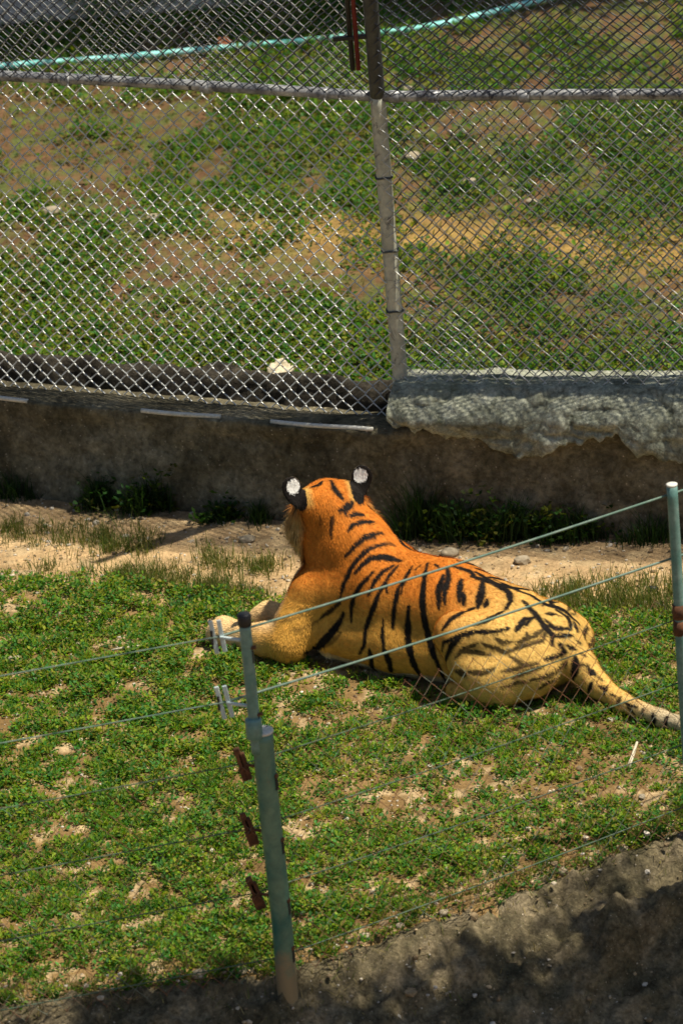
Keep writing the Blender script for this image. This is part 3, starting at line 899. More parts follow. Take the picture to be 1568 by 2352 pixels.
def surface_nets(f, lo, h):
    nx, ny, nz = f.shape
    s = f < 0
    cnt = np.zeros((nx - 1, ny - 1, nz - 1), np.uint8)
    for dx in (0, 1):
        for dy in (0, 1):
            for dz in (0, 1):
                cnt += s[dx:nx - 1 + dx, dy:ny - 1 + dy, dz:nz - 1 + dz]
    idx = np.argwhere((cnt > 0) & (cnt < 8))
    vid = np.full(cnt.shape, -1, np.int32); vid[tuple(idx.T)] = np.arange(len(idx))
    acc = np.zeros((len(idx), 3)); w = np.zeros(len(idx))
    for axis in range(3):
        o1, o2 = [a for a in range(3) if a != axis]
        for u in (0, 1):
            for v in (0, 1):
                p = idx.copy(); p[:, o1] += u; p[:, o2] += v
                q = p.copy(); q[:, axis] += 1
                fa = f[tuple(p.T)]; fb = f[tuple(q.T)]
                m = (fa < 0) != (fb < 0)
                t = np.where(m, fa / np.where(m, fa - fb, 1), 0)
                pos = p.astype(float); pos[:, axis] += t
                acc[m] += pos[m]; w[m] += 1
    V = acc / w[:, None] * h + lo
    F = []
    for axis in range(3):
        o1, o2 = [(1, 2), (2, 0), (0, 1)][axis]
        sl0 = [slice(None)] * 3; sl1 = [slice(None)] * 3
        sl0[axis] = slice(0, -1); sl1[axis] = slice(1, None)
        a, b = s[tuple(sl0)], s[tuple(sl1)]
        e = np.argwhere(a != b)
        e = e[(e[:, o1] > 0) & (e[:, o2] > 0) & (e[:, o1] < f.shape[o1] - 1) & (e[:, o2] < f.shape[o2] - 1)]
        def cell(d1, d2):
            c = e.copy(); c[:, o1] -= d1; c[:, o2] -= d2
            return vid[tuple(c.T)]
        q = np.stack([cell(1, 1), cell(0, 1), cell(0, 0), cell(1, 0)], -1)
        inside_first = a[tuple(e.T)]
        q[~inside_first] = q[~inside_first][:, ::-1]
        F.append(q)
    return V, np.vstack(F)

def vert_normals(V, F):
    N = np.zeros_like(V)
    fn = np.cross(V[F[:, 2]] - V[F[:, 0]], V[F[:, 3]] - V[F[:, 1]])
    for k in range(4): np.add.at(N, F[:, k], fn)
    return N / (np.linalg.norm(N, axis=1)[:, None] + 1e-12)

def lap_smooth(V, F, it=2, lam=.5):
    E_ = np.vstack([F[:, [0, 1]], F[:, [1, 2]], F[:, [2, 3]], F[:, [3, 0]]])
    deg = np.bincount(E_.ravel(), minlength=len(V)).astype(float)
    for _ in range(it):
        A = np.stack([np.bincount(E_[:, 0], V[E_[:, 1], k], len(V)) + np.bincount(E_[:, 1], V[E_[:, 0], k], len(V)) for k in range(3)], -1)
        V = V + lam * (A / deg[:, None] - V)
    return V

#STROKES_BEGIN
STROKES = [
    (0.0061, 0.0061, 1, [(0.485, -0.07, 0.868), (0.443, -0.024, 0.87), (0.416, 0.001, 0.861), (0.395, 0.01, 0.849), (0.376, 0.017, 0.836), (0.359, 0.02, 0.822)]),
    (0.0044, 0.0044, 1, [(0.535, 0.028, 0.862), (0.508, 0.003, 0.868), (0.519, -0.042, 0.867)]),
    (0.0079, 0.0079, 1, [(0.351, 0.061, 0.784), (0.334, 0.035, 0.785), (0.33, 0.012, 0.791), (0.327, -0.013, 0.796)]),
    (0.0061, 0.0061, 1, [(0.34, 0.04, 0.79), (0.324, 0.055, 0.76)]),
    (0.0061, 0.0061, 1, [(0.304, 0.044, 0.75), (0.29, 0.013, 0.753), (0.264, -0.011, 0.74)]),
    (0.0053, 0.0053, 1, [(0.284, 0.104, 0.696), (0.278, 0.073, 0.719), (0.259, 0.05, 0.721), (0.244, 0.024, 0.722), (0.228, 0.001, 0.715), (0.215, -0.026, 0.706)]),
    (0.0048, 0.0048, 0.9, [(0.376, 0.099, 0.756), (0.375, 0.108, 0.734), (0.375, 0.117, 0.711), (0.371, 0.125, 0.692), (0.366, 0.135, 0.674), (0.361, 0.144, 0.656)]),
    (0.0057, 0.0057, 1, [(0.269, 0.165, 0.585), (0.255, 0.155, 0.604), (0.243, 0.142, 0.621), (0.232, 0.127, 0.637), (0.22, 0.108, 0.65), (0.209, 0.086, 0.663), (0.193, 0.06, 0.665), (0.179, 0.029, 0.666), (0.171, 0.006, 0.662), (0.165, -0.02, 0.657)]),
    (0.0088, 0.0088, 0.9, [(0.184, 0.037, 0.668), (0.172, 0.04, 0.654)]),
    (0.0053, 0.0053, 0.7, [(0.139, 0.048, 0.62), (0.123, 0.006, 0.618), (0.108, -0.006, 0.609), (0.092, -0.017, 0.601)]),
    (0.0057, 0.0057, 1, [(0.272, 0.24, 0.39), (0.267, 0.235, 0.413), (0.262, 0.23, 0.434), (0.258, 0.223, 0.455), (0.251, 0.215, 0.475), (0.244, 0.206, 0.494), (0.238, 0.197, 0.513), (0.232, 0.186, 0.531), (0.223, 0.177, 0.546), (0.214, 0.166, 0.561), (0.206, 0.155, 0.575), (0.199, 0.142, 0.588), (0.188, 0.128, 0.599), (0.178, 0.112, 0.608), (0.17, 0.095, 0.617), (0.157, 0.078, 0.619), (0.145, 0.06, 0.62), (0.135, 0.04, 0.619), (0.125, 0.017, 0.618)]),
    (0.0075, 0.0075, 1, [(0.201, 0.192, 0.522), (0.185, 0.178, 0.541), (0.171, 0.161, 0.558), (0.157, 0.143, 0.57), (0.145, 0.124, 0.581), (0.128, 0.112, 0.581), (0.111, 0.099, 0.58), (0.094, 0.086, 0.579), (0.074, 0.079, 0.574), (0.053, 0.072, 0.57), (0.031, 0.067, 0.566), (0.008, 0.063, 0.563)]),
    (0.0048, 0.0048, 0.95, [(0.275, 0.239, 0.398), (0.278, 0.242, 0.377), (0.282, 0.244, 0.355), (0.308, 0.248, 0.33), (0.335, 0.251, 0.305), (0.354, 0.253, 0.289), (0.373, 0.256, 0.274), (0.39, 0.26, 0.259), (0.406, 0.267, 0.246)]),
    (0.004, 0.004, 0.45, [(0.406, 0.267, 0.246), (0.425, 0.278, 0.235), (0.442, 0.293, 0.227), (0.456, 0.31, 0.22), (0.474, 0.328, 0.218), (0.493, 0.342, 0.214), (0.514, 0.355, 0.21)]),
    (0.0048, 0.0048, 1, [(0.208, 0.255, 0.269), (0.212, 0.248, 0.289), (0.214, 0.243, 0.309), (0.215, 0.241, 0.332), (0.207, 0.241, 0.359), (0.199, 0.239, 0.386), (0.193, 0.235, 0.412), (0.175, 0.229, 0.438), (0.16, 0.221, 0.464), (0.145, 0.211, 0.483), (0.132, 0.2, 0.5), (0.121, 0.185, 0.516), (0.111, 0.17, 0.529)]),
    (0.0088, 0.0088, 1, [(0.26, 0.242, 0.306), (0.27, 0.248, 0.28), (0.279, 0.256, 0.256), (0.291, 0.263, 0.239), (0.302, 0.27, 0.223), (0.314, 0.276, 0.206), (0.326, 0.281, 0.188), (0.349, 0.285, 0.165), (0.374, 0.284, 0.139), (0.407, 0.272, 0.107), (0.457, 0.245, 0.074), (0.469, 0.27, 0.07), (0.468, 0.314, 0.079)]),
    (0.0044, 0.0044, 0.6, [(0.261, 0.275, 0.215), (0.274, 0.282, 0.198), (0.289, 0.286, 0.18), (0.305, 0.288, 0.16), (0.338, 0.286, 0.135), (0.374, 0.279, 0.108)]),
    (0.0044, 0.0044, 1, [(0.111, 0.23, 0.424), (0.102, 0.22, 0.448), (0.096, 0.208, 0.47), (0.09, 0.193, 0.491), (0.082, 0.18, 0.504), (0.074, 0.166, 0.516), (0.068, 0.149, 0.528), (0.056, 0.133, 0.535), (0.044, 0.117, 0.542), (0.032, 0.1, 0.548)]),
    (0.004, 0.004, 1, [(0.011, 0.206, 0.45), (0.023, 0.191, 0.471), (0.036, 0.175, 0.492), (0.03, 0.154, 0.511), (0.025, 0.129, 0.527), (0.017, 0.11, 0.538), (0.01, 0.09, 0.548)]),
    (0.0057, 0.0057, 1, [(0.146, 0.298, 0.125), (0.127, 0.301, 0.156), (0.112, 0.298, 0.184), (0.112, 0.292, 0.203), (0.113, 0.285, 0.221), (0.114, 0.277, 0.239), (0.115, 0.269, 0.258), (0.109, 0.262, 0.278), (0.102, 0.257, 0.298), (0.094, 0.253, 0.32), (0.086, 0.251, 0.342), (0.077, 0.247, 0.365), (0.069, 0.241, 0.386), (0.063, 0.233, 0.407), (0.058, 0.224, 0.426), (0.053, 0.214, 0.445), (0.047, 0.202, 0.462), (0.041, 0.189, 0.477), (0.036, 0.175, 0.492)]),
    (0.004, 0.004, 1, [(-0.066, 0.195, 0.459), (-0.063, 0.179, 0.478), (-0.058, 0.162, 0.495), (-0.06, 0.143, 0.511), (-0.06, 0.122, 0.525), (-0.06, 0.099, 0.538), (-0.064, 0.075, 0.552)]),
    (0.0057, 0.0057, 1, [(-0.041, 0.261, 0.284), (-0.039, 0.253, 0.301), (-0.038, 0.247, 0.32), (-0.038, 0.242, 0.34), (-0.039, 0.238, 0.36), (-0.042, 0.233, 0.383), (-0.044, 0.226, 0.404), (-0.045, 0.216, 0.425), (-0.044, 0.205, 0.444), (-0.042, 0.193, 0.463), (-0.047, 0.179, 0.479), (-0.05, 0.163, 0.494)]),
    (0.0048, 0.0048, 1, [(-0.014, 0.316, 0.163), (-0.012, 0.313, 0.185), (-0.008, 0.307, 0.206), (-0.002, 0.299, 0.225), (0.005, 0.288, 0.243), (0.01, 0.277, 0.261), (0.014, 0.266, 0.28), (0.017, 0.257, 0.299), (0.018, 0.25, 0.32)]),
    (0.0075, 0.0075, 1, [(-0.027, 0.285, 0.056), (-0.035, 0.301, 0.087), (-0.038, 0.31, 0.113), (-0.034, 0.314, 0.137), (-0.027, 0.315, 0.16), (-0.019, 0.313, 0.18)]),
    (0.007, 0.007, 1, [(0.117, 0.237, 0.024), (0.085, 0.286, 0.074), (0.076, 0.301, 0.104), (0.073, 0.307, 0.138), (0.076, 0.306, 0.168)]),
    (0.0075, 0.0075, 1, [(-0.124, 0.228, 0.397), (-0.126, 0.234, 0.377), (-0.127, 0.239, 0.355), (-0.127, 0.242, 0.333), (-0.128, 0.246, 0.311), (-0.128, 0.252, 0.29), (-0.13, 0.26, 0.271), (-0.132, 0.268, 0.252), (-0.14, 0.277, 0.233), (-0.149, 0.285, 0.215), (-0.156, 0.292, 0.195), (-0.162, 0.297, 0.174), (-0.172, 0.298, 0.155), (-0.18, 0.297, 0.134), (-0.187, 0.292, 0.112), (-0.19, 0.283, 0.087), (-0.187, 0.265, 0.056)]),
    (0.0035, 0.0035, 1, [(-0.091, 0.089, 0.544), (-0.103, 0.062, 0.558)]),
    (0.004, 0.004, 0.5, [(0.568, 0.34, 0.247), (0.544, 0.336, 0.256), (0.523, 0.329, 0.263), (0.503, 0.319, 0.268), (0.486, 0.307, 0.275), (0.469, 0.296, 0.282)]),
    (0.004, 0.004, 0.5, [(0.435, 0.117, 0.762), (0.435, 0.123, 0.734), (0.437, 0.125, 0.704)]),
    (0.0035, 0.0035, 0.5, [(0.591, 0.114, 0.647), (0.608, 0.116, 0.627), (0.632, 0.108, 0.602)]),
    (0.0035, 0.0035, 0.4, [(0.581, 0.119, 0.624), (0.604, 0.113, 0.596)]),
    (0.0075, 0.0075, 1, [(-0.137, 0.049, 0.565), (-0.146, 0.072, 0.555), (-0.153, 0.094, 0.544), (-0.159, 0.114, 0.532), (-0.168, 0.136, 0.52), (-0.176, 0.155, 0.506), (-0.183, 0.173, 0.491), (-0.188, 0.188, 0.475), (-0.192, 0.201, 0.458), (-0.199, 0.213, 0.44), (-0.206, 0.223, 0.422), (-0.212, 0.231, 0.403), (-0.216, 0.238, 0.383), (-0.22, 0.243, 0.363), (-0.226, 0.245, 0.343), (-0.232, 0.247, 0.322), (-0.239, 0.25, 0.302), (-0.246, 0.253, 0.283), (-0.254, 0.259, 0.263), (-0.264, 0.266, 0.243), (-0.273, 0.273, 0.223), (-0.283, 0.281, 0.203), (-0.293, 0.285, 0.187), (-0.303, 0.287, 0.171), (-0.311, 0.288, 0.153), (-0.318, 0.287, 0.134), (-0.324, 0.283, 0.113), (-0.325, 0.272, 0.084), (-0.318, 0.249, 0.047)]),
    (0.0075, 0.0075, 1, [(-0.122, 0.225, 0.406), (-0.124, 0.232, 0.385), (-0.125, 0.237, 0.364), (-0.124, 0.241, 0.342), (-0.123, 0.244, 0.319), (-0.123, 0.249, 0.298), (-0.127, 0.256, 0.28), (-0.131, 0.263, 0.262), (-0.136, 0.272, 0.245), (-0.141, 0.28, 0.228), (-0.145, 0.288, 0.21), (-0.154, 0.294, 0.192), (-0.161, 0.297, 0.172), (-0.166, 0.298, 0.152), (-0.17, 0.297, 0.129), (-0.178, 0.292, 0.11), (-0.183, 0.285, 0.089), (-0.185, 0.272, 0.065), (-0.177, 0.245, 0.033)]),
    (0.0065, 0.0065, 1, [(-0.254, 0.051, 0.562), (-0.271, 0.072, 0.549), (-0.287, 0.091, 0.536), (-0.291, 0.113, 0.523), (-0.294, 0.134, 0.509), (-0.296, 0.152, 0.495), (-0.304, 0.168, 0.477), (-0.311, 0.182, 0.458), (-0.317, 0.195, 0.438)]),
    (0.007, 0.007, 1, [(-0.254, 0.096, 0.542), (-0.259, 0.116, 0.529), (-0.263, 0.136, 0.516), (-0.267, 0.153, 0.502), (-0.269, 0.169, 0.487), (-0.277, 0.182, 0.472), (-0.283, 0.193, 0.456), (-0.289, 0.202, 0.439), (-0.294, 0.211, 0.422)]),
    (0.007, 0.007, 1, [(-0.343, 0.071, 0.528), (-0.352, 0.094, 0.513), (-0.361, 0.116, 0.498), (-0.368, 0.136, 0.481), (-0.381, 0.16, 0.455)]),
    (0.0055, 0.0055, 1, [(-0.385, 0.12, 0.487), (-0.394, 0.136, 0.473), (-0.402, 0.151, 0.458), (-0.409, 0.164, 0.442)]),
    (0.0085, 0.0085, 1, [(-0.439, 0.025, 0.516), (-0.455, 0.057, 0.503), (-0.468, 0.085, 0.488), (-0.475, 0.111, 0.471), (-0.48, 0.134, 0.452), (-0.484, 0.153, 0.437)]),
    (0.006, 0.006, 1, [(-0.51, 0.106, 0.465), (-0.515, 0.124, 0.452), (-0.52, 0.143, 0.439)]),
    (0.006, 0.006, 1, [(-0.273, 0.021, 0.564), (-0.291, 0.015, 0.56), (-0.309, 0.009, 0.555), (-0.327, 0.002, 0.55), (-0.344, -0.006, 0.544), (-0.372, 0.007, 0.535), (-0.4, 0.02, 0.526)]),
    (0.0075, 0.0075, 1, [(-0.375, -0.023, 0.533), (-0.398, -0.019, 0.527), (-0.421, -0.014, 0.522), (-0.445, -0.009, 0.516), (-0.468, -0.004, 0.51), (-0.491, 0, 0.505), (-0.515, 0.006, 0.499), (-0.539, 0.012, 0.494), (-0.563, 0.019, 0.489), (-0.588, 0.026, 0.484), (-0.608, 0.052, 0.475), (-0.626, 0.074, 0.463), (-0.625, 0.099, 0.452), (-0.624, 0.126, 0.441)]),
    (0.0045, 0.0045, 1, [(-0.47, -0.034, 0.506), (-0.491, -0.033, 0.501), (-0.513, -0.032, 0.496), (-0.535, -0.029, 0.492), (-0.558, -0.025, 0.489), (-0.581, -0.021, 0.486), (-0.604, -0.017, 0.483), (-0.628, -0.019, 0.477), (-0.649, -0.026, 0.469), (-0.668, -0.036, 0.46), (-0.685, -0.05, 0.448)]),
    (0.006, 0.006, 1, [(-0.406, 0.37, 0.394), (-0.419, 0.359, 0.411), (-0.428, 0.344, 0.426), (-0.434, 0.325, 0.438), (-0.447, 0.305, 0.445), (-0.455, 0.278, 0.448), (-0.455, 0.24, 0.444), (-0.447, 0.178, 0.427), (-0.468, 0.16, 0.434)]),
    (0.0055, 0.0055, 1, [(-0.553, 0.293, 0.418), (-0.567, 0.279, 0.422), (-0.582, 0.265, 0.427), (-0.596, 0.25, 0.431), (-0.605, 0.232, 0.436), (-0.613, 0.209, 0.439), (-0.617, 0.183, 0.44), (-0.625, 0.145, 0.438)]),
    (0.005, 0.005, 1, [(-0.405, 0.383, 0.285), (-0.418, 0.39, 0.314), (-0.425, 0.391, 0.339), (-0.448, 0.388, 0.351), (-0.467, 0.38, 0.361), (-0.485, 0.37, 0.37), (-0.501, 0.358, 0.377), (-0.518, 0.347, 0.381), (-0.535, 0.336, 0.384), (-0.553, 0.326, 0.388), (-0.57, 0.316, 0.392), (-0.591, 0.308, 0.392), (-0.613, 0.301, 0.393), (-0.634, 0.293, 0.394), (-0.654, 0.284, 0.393), (-0.672, 0.268, 0.397), (-0.688, 0.249, 0.398), (-0.703, 0.228, 0.398)]),
    (0.006, 0.006, 1, [(-0.417, 0.375, 0.232), (-0.438, 0.387, 0.268), (-0.452, 0.389, 0.297), (-0.463, 0.387, 0.325), (-0.478, 0.381, 0.341), (-0.491, 0.372, 0.355), (-0.503, 0.361, 0.369)]),
    (0.0045, 0.0045, 0.9, [(-0.48, 0.389, 0.26), (-0.495, 0.383, 0.278), (-0.509, 0.374, 0.295), (-0.522, 0.366, 0.311), (-0.539, 0.356, 0.319), (-0.558, 0.347, 0.327), (-0.578, 0.34, 0.336), (-0.598, 0.333, 0.346)]),
    (0.005, 0.005, 0.9, [(-0.598, 0.333, 0.346), (-0.619, 0.33, 0.339), (-0.64, 0.326, 0.333), (-0.66, 0.32, 0.325), (-0.68, 0.313, 0.317), (-0.698, 0.305, 0.308), (-0.717, 0.298, 0.3), (-0.734, 0.283, 0.305), (-0.751, 0.267, 0.31), (-0.768, 0.252, 0.315), (-0.785, 0.237, 0.32), (-0.801, 0.221, 0.323), (-0.817, 0.204, 0.326), (-0.832, 0.185, 0.328), (-0.845, 0.165, 0.329), (-0.847, 0.145, 0.34), (-0.848, 0.123, 0.35)]),
    (0.007, 0.007, 1, [(-0.732, 0.209, 0.385), (-0.735, 0.184, 0.394), (-0.736, 0.156, 0.402), (-0.734, 0.124, 0.407), (-0.748, 0.104, 0.406), (-0.761, 0.083, 0.404)]),
    (0.004, 0.004, 1, [(-0.682, 0.031, 0.455), (-0.702, 0.039, 0.443), (-0.72, 0.046, 0.429)]),
    (0.009, 0.009, 1, [(-0.754, 0.106, 0.403), (-0.759, 0.15, 0.394)]),
    (0.007, 0.007, 1, [(-0.676, 0.037, 0.456), (-0.699, 0.043, 0.443), (-0.72, 0.046, 0.429), (-0.743, 0.051, 0.416), (-0.768, 0.066, 0.404), (-0.794, 0.082, 0.393), (-0.817, 0.094, 0.38), (-0.835, 0.097, 0.369), (-0.852, 0.098, 0.356), (-0.868, 0.098, 0.342), (-0.877, 0.115, 0.323), (-0.884, 0.13, 0.301)]),
    (0.0035, 0.0035, 1, [(-0.742, -0.021, 0.422), (-0.749, -0.048, 0.413), (-0.758, -0.073, 0.406), (-0.768, -0.097, 0.4)]),
    (0.0065, 0.0065, 1, [(-0.79, 0.012, 0.398), (-0.804, -0.008, 0.392), (-0.818, -0.028, 0.386)]),
    (0.0045, 0.0045, 1, [(-0.826, -0.03, 0.382), (-0.846, -0.04, 0.371)]),
    (0.0055, 0.0055, 1, [(-0.805, 0.056, 0.391), (-0.825, 0.061, 0.38), (-0.844, 0.065, 0.369), (-0.862, 0.068, 0.358), (-0.877, 0.051, 0.353), (-0.892, 0.034, 0.347), (-0.906, 0.015, 0.341), (-0.918, -0.008, 0.333)]),
    (0.0055, 0.0055, 1, [(-0.883, 0.09, 0.332), (-0.897, 0.073, 0.328), (-0.912, 0.057, 0.324), (-0.926, 0.039, 0.32), (-0.938, 0.02, 0.315)]),
    (0.006, 0.006, 1, [(-0.905, 0.097, 0.3), (-0.919, 0.097, 0.279), (-0.933, 0.097, 0.257), (-0.92, 0.111, 0.251), (-0.91, 0.128, 0.247), (-0.902, 0.155, 0.25), (-0.895, 0.183, 0.255), (-0.887, 0.209, 0.259)]),
    (0.006, 0.006, 1, [(-0.933, 0.076, 0.287), (-0.952, 0.066, 0.271), (-0.971, 0.057, 0.256)]),
    (0.0055, 0.0055, 0.9, [(-0.946, 0.107, 0.205), (-0.927, 0.121, 0.188), (-0.919, 0.152, 0.181), (-0.918, 0.191, 0.185), (-0.913, 0.222, 0.185), (-0.903, 0.247, 0.181), (-0.89, 0.269, 0.182), (-0.873, 0.288, 0.18), (-0.855, 0.303, 0.177)]),
    (0.009, 0.009, 1, [(-0.979, 0.082, 0.23), (-0.987, 0.094, 0.212), (-0.994, 0.104, 0.193), (-0.993, 0.113, 0.174), (-0.989, 0.117, 0.153), (-0.981, 0.115, 0.127)]),
    (0.007, 0.007, 1, [(-1.055, 0.088, 0.178), (-1.076, 0.089, 0.168), (-1.098, 0.093, 0.16)]),
    (0.0065, 0.0065, 1, [(-1.094, 0.125, 0.134), (-1.088, 0.136, 0.108), (-1.073, 0.131, 0.074)]),
    (0.005, 0.005, 1, [(-1.135, 0.126, 0.123), (-1.156, 0.128, 0.118), (-1.177, 0.13, 0.114)]),
    (0.006, 0.006, 1, [(-1.214, 0.143, 0.102), (-1.239, 0.152, 0.098)]),
    (0.004, 0.004, 1, [(-1.296, 0.165, 0.083), (-1.322, 0.17, 0.08), (-1.349, 0.176, 0.078), (-1.375, 0.181, 0.077)]),
    (0.007, 0.007, 1, [(-1.478, 0.205, 0.076), (-1.488, 0.219, 0.053), (-1.481, 0.206, 0.014)]),
    (0.0085, 0.0085, 1, [(-1.556, 0.211, 0.07), (-1.555, 0.221, 0.046)]),
    (0.006, 0.006, 0.9, [(-0.57, 0.406, 0.216), (-0.596, 0.409, 0.219), (-0.621, 0.409, 0.221), (-0.643, 0.407, 0.221), (-0.662, 0.397, 0.228), (-0.678, 0.384, 0.234), (-0.695, 0.371, 0.24)]),
    (0.004, 0.004, 0.9, [(-0.737, 0.297, 0.288), (-0.759, 0.298, 0.278), (-0.782, 0.299, 0.269), (-0.804, 0.299, 0.258), (-0.825, 0.296, 0.246), (-0.842, 0.284, 0.25), (-0.857, 0.269, 0.253), (-0.871, 0.251, 0.255)]),
    (0.004, 0.004, 0.9, [(-0.781, 0.348, 0.193), (-0.795, 0.337, 0.2), (-0.809, 0.326, 0.208), (-0.823, 0.314, 0.215), (-0.838, 0.303, 0.222), (-0.855, 0.289, 0.227), (-0.871, 0.273, 0.23), (-0.885, 0.253, 0.231), (-0.897, 0.23, 0.231)]),
    (0.008, 0.008, 0.9, [(-0.493, 0.402, 0.2), (-0.521, 0.405, 0.196), (-0.55, 0.41, 0.195)]),
    (0.006, 0.006, 1, [(-0.953, 0.022, 0.296), (-0.971, 0.011, 0.275)]),
    (0.004, 0.004, 1, [(-0.998, 0.052, 0.24), (-1.017, 0.043, 0.229)]),
    (0.005, 0.005, 1, [(-0.177, 0.045, 0.57), (-0.214, 0.062, 0.564)]),
    (0.0035, 0.0035, 0.9, [(-0.738, 0.386, 0.152), (-0.755, 0.374, 0.157), (-0.771, 0.361, 0.162), (-0.787, 0.349, 0.167), (-0.803, 0.337, 0.173), (-0.82, 0.326, 0.171), (-0.837, 0.315, 0.169), (-0.854, 0.304, 0.167)]),
    (0.0045, 0.0045, 0.9, [(-0.661, 0.298, 0.372), (-0.679, 0.296, 0.36), (-0.696, 0.29, 0.346), (-0.716, 0.273, 0.344), (-0.735, 0.254, 0.342)]),
    (0.0045, 0.0045, 0.9, [(-0.776, 0.181, 0.372), (-0.784, 0.196, 0.355), (-0.791, 0.21, 0.338)]),
    (0.0055, 0.0055, 0.9, [(-1.017, 0.09, 0.201), (-1.049, 0.076, 0.192)]),
    (0.006, 0.006, 0.9, [(-1.113, 0.094, 0.153), (-1.14, 0.098, 0.141)]),
    (0.005, 0.005, 1, [(-1.173, 0.113, 0.125), (-1.173, 0.133, 0.112), (-1.169, 0.144, 0.094)]),
    (0.005, 0.005, 0.9, [(-1.265, 0.153, 0.097), (-1.264, 0.167, 0.082), (-1.259, 0.173, 0.062)]),
    (0.0045, 0.0045, 0.9, [(-1.322, 0.178, 0.066), (-1.346, 0.185, 0.055), (-1.367, 0.188, 0.041)]),
    (0.0055, 0.0055, 1, [(-1.412, 0.185, 0.078), (-1.416, 0.198, 0.055)]),
    (0.005, 0.005, 0.9, [(-0.506, 0.375, 0.298), (-0.524, 0.367, 0.297), (-0.542, 0.358, 0.295), (-0.56, 0.351, 0.294), (-0.581, 0.346, 0.295), (-0.607, 0.344, 0.294), (-0.632, 0.34, 0.292), (-0.656, 0.335, 0.29)]),
    (0.005, 0.005, 0.9, [(-0.73, 0.362, 0.228), (-0.749, 0.349, 0.231), (-0.769, 0.336, 0.234), (-0.789, 0.323, 0.237), (-0.81, 0.306, 0.245), (-0.831, 0.288, 0.254)]),
    (0.0045, 0.0045, 0.9, [(-0.874, 0.274, 0.119), (-0.888, 0.262, 0.129), (-0.9, 0.246, 0.138), (-0.91, 0.227, 0.144), (-0.916, 0.202, 0.144), (-0.916, 0.17, 0.139), (-0.915, 0.132, 0.132)]),
    (0.005, 0.005, 0.9, [(-0.75, 0.245, 0.336), (-0.766, 0.228, 0.341), (-0.781, 0.21, 0.346), (-0.796, 0.191, 0.35), (-0.81, 0.172, 0.354), (-0.819, 0.152, 0.361), (-0.827, 0.13, 0.365), (-0.833, 0.105, 0.368)]),
]
#STROKES_END

def stroke_mask(V):
    m = np.zeros(len(V))
    wob = .006 * (fbm(V[:, 0] * 30, V[:, 1] * 30, V[:, 2] * 30, seed=91, oct=2) - .5) * 2
    for mir in (1, -1):
        for r_a, r_b, dens, pts in STROKES:
            P = np.array(pts, float)
            if mir < 0 and (P[:, 1].mean() < .02 or P[:, 0].mean() > .15): continue
            P = P * np.array([1, mir, 1])
            R = np.interp(np.linspace(0, 1, len(P)), [0, .3, .7, 1], [1.3 * r_a, 2.5 * r_a, 2.5 * r_a, 1.3 * r_b])
            bb = (V > P.min(0) - .06).all(1) & (V < P.max(0) + .06).all(1)
            ii = np.nonzero(bb)[0]
            if not len(ii): continue
            p = V[ii]; best = np.full(len(ii), 9.0)
            for a, b, ra, rb in zip(P[:-1], P[1:], R[:-1], R[1:]):
                ab = b - a; t = np.clip(((p - a) @ ab) / (ab @ ab + 1e-9), 0, 1)
                d = np.linalg.norm(p - a - t[:, None] * ab, axis=1) - (ra + t * (rb - ra))
                best = np.minimum(best, d)
            k = sstep(.005, -.004, best + wob[ii]) * dens
            m[ii] = np.maximum(m[ii], k)
    band = sstep(.1, .35, np.sin(V[:, 0] * 52 + 3 * fbm(V[:, 0] * 6, V[:, 1] * 6, V[:, 2] * 6, seed=94))) * sstep(-1.62, -1.66, V[:, 0])
    return np.maximum(m, band)

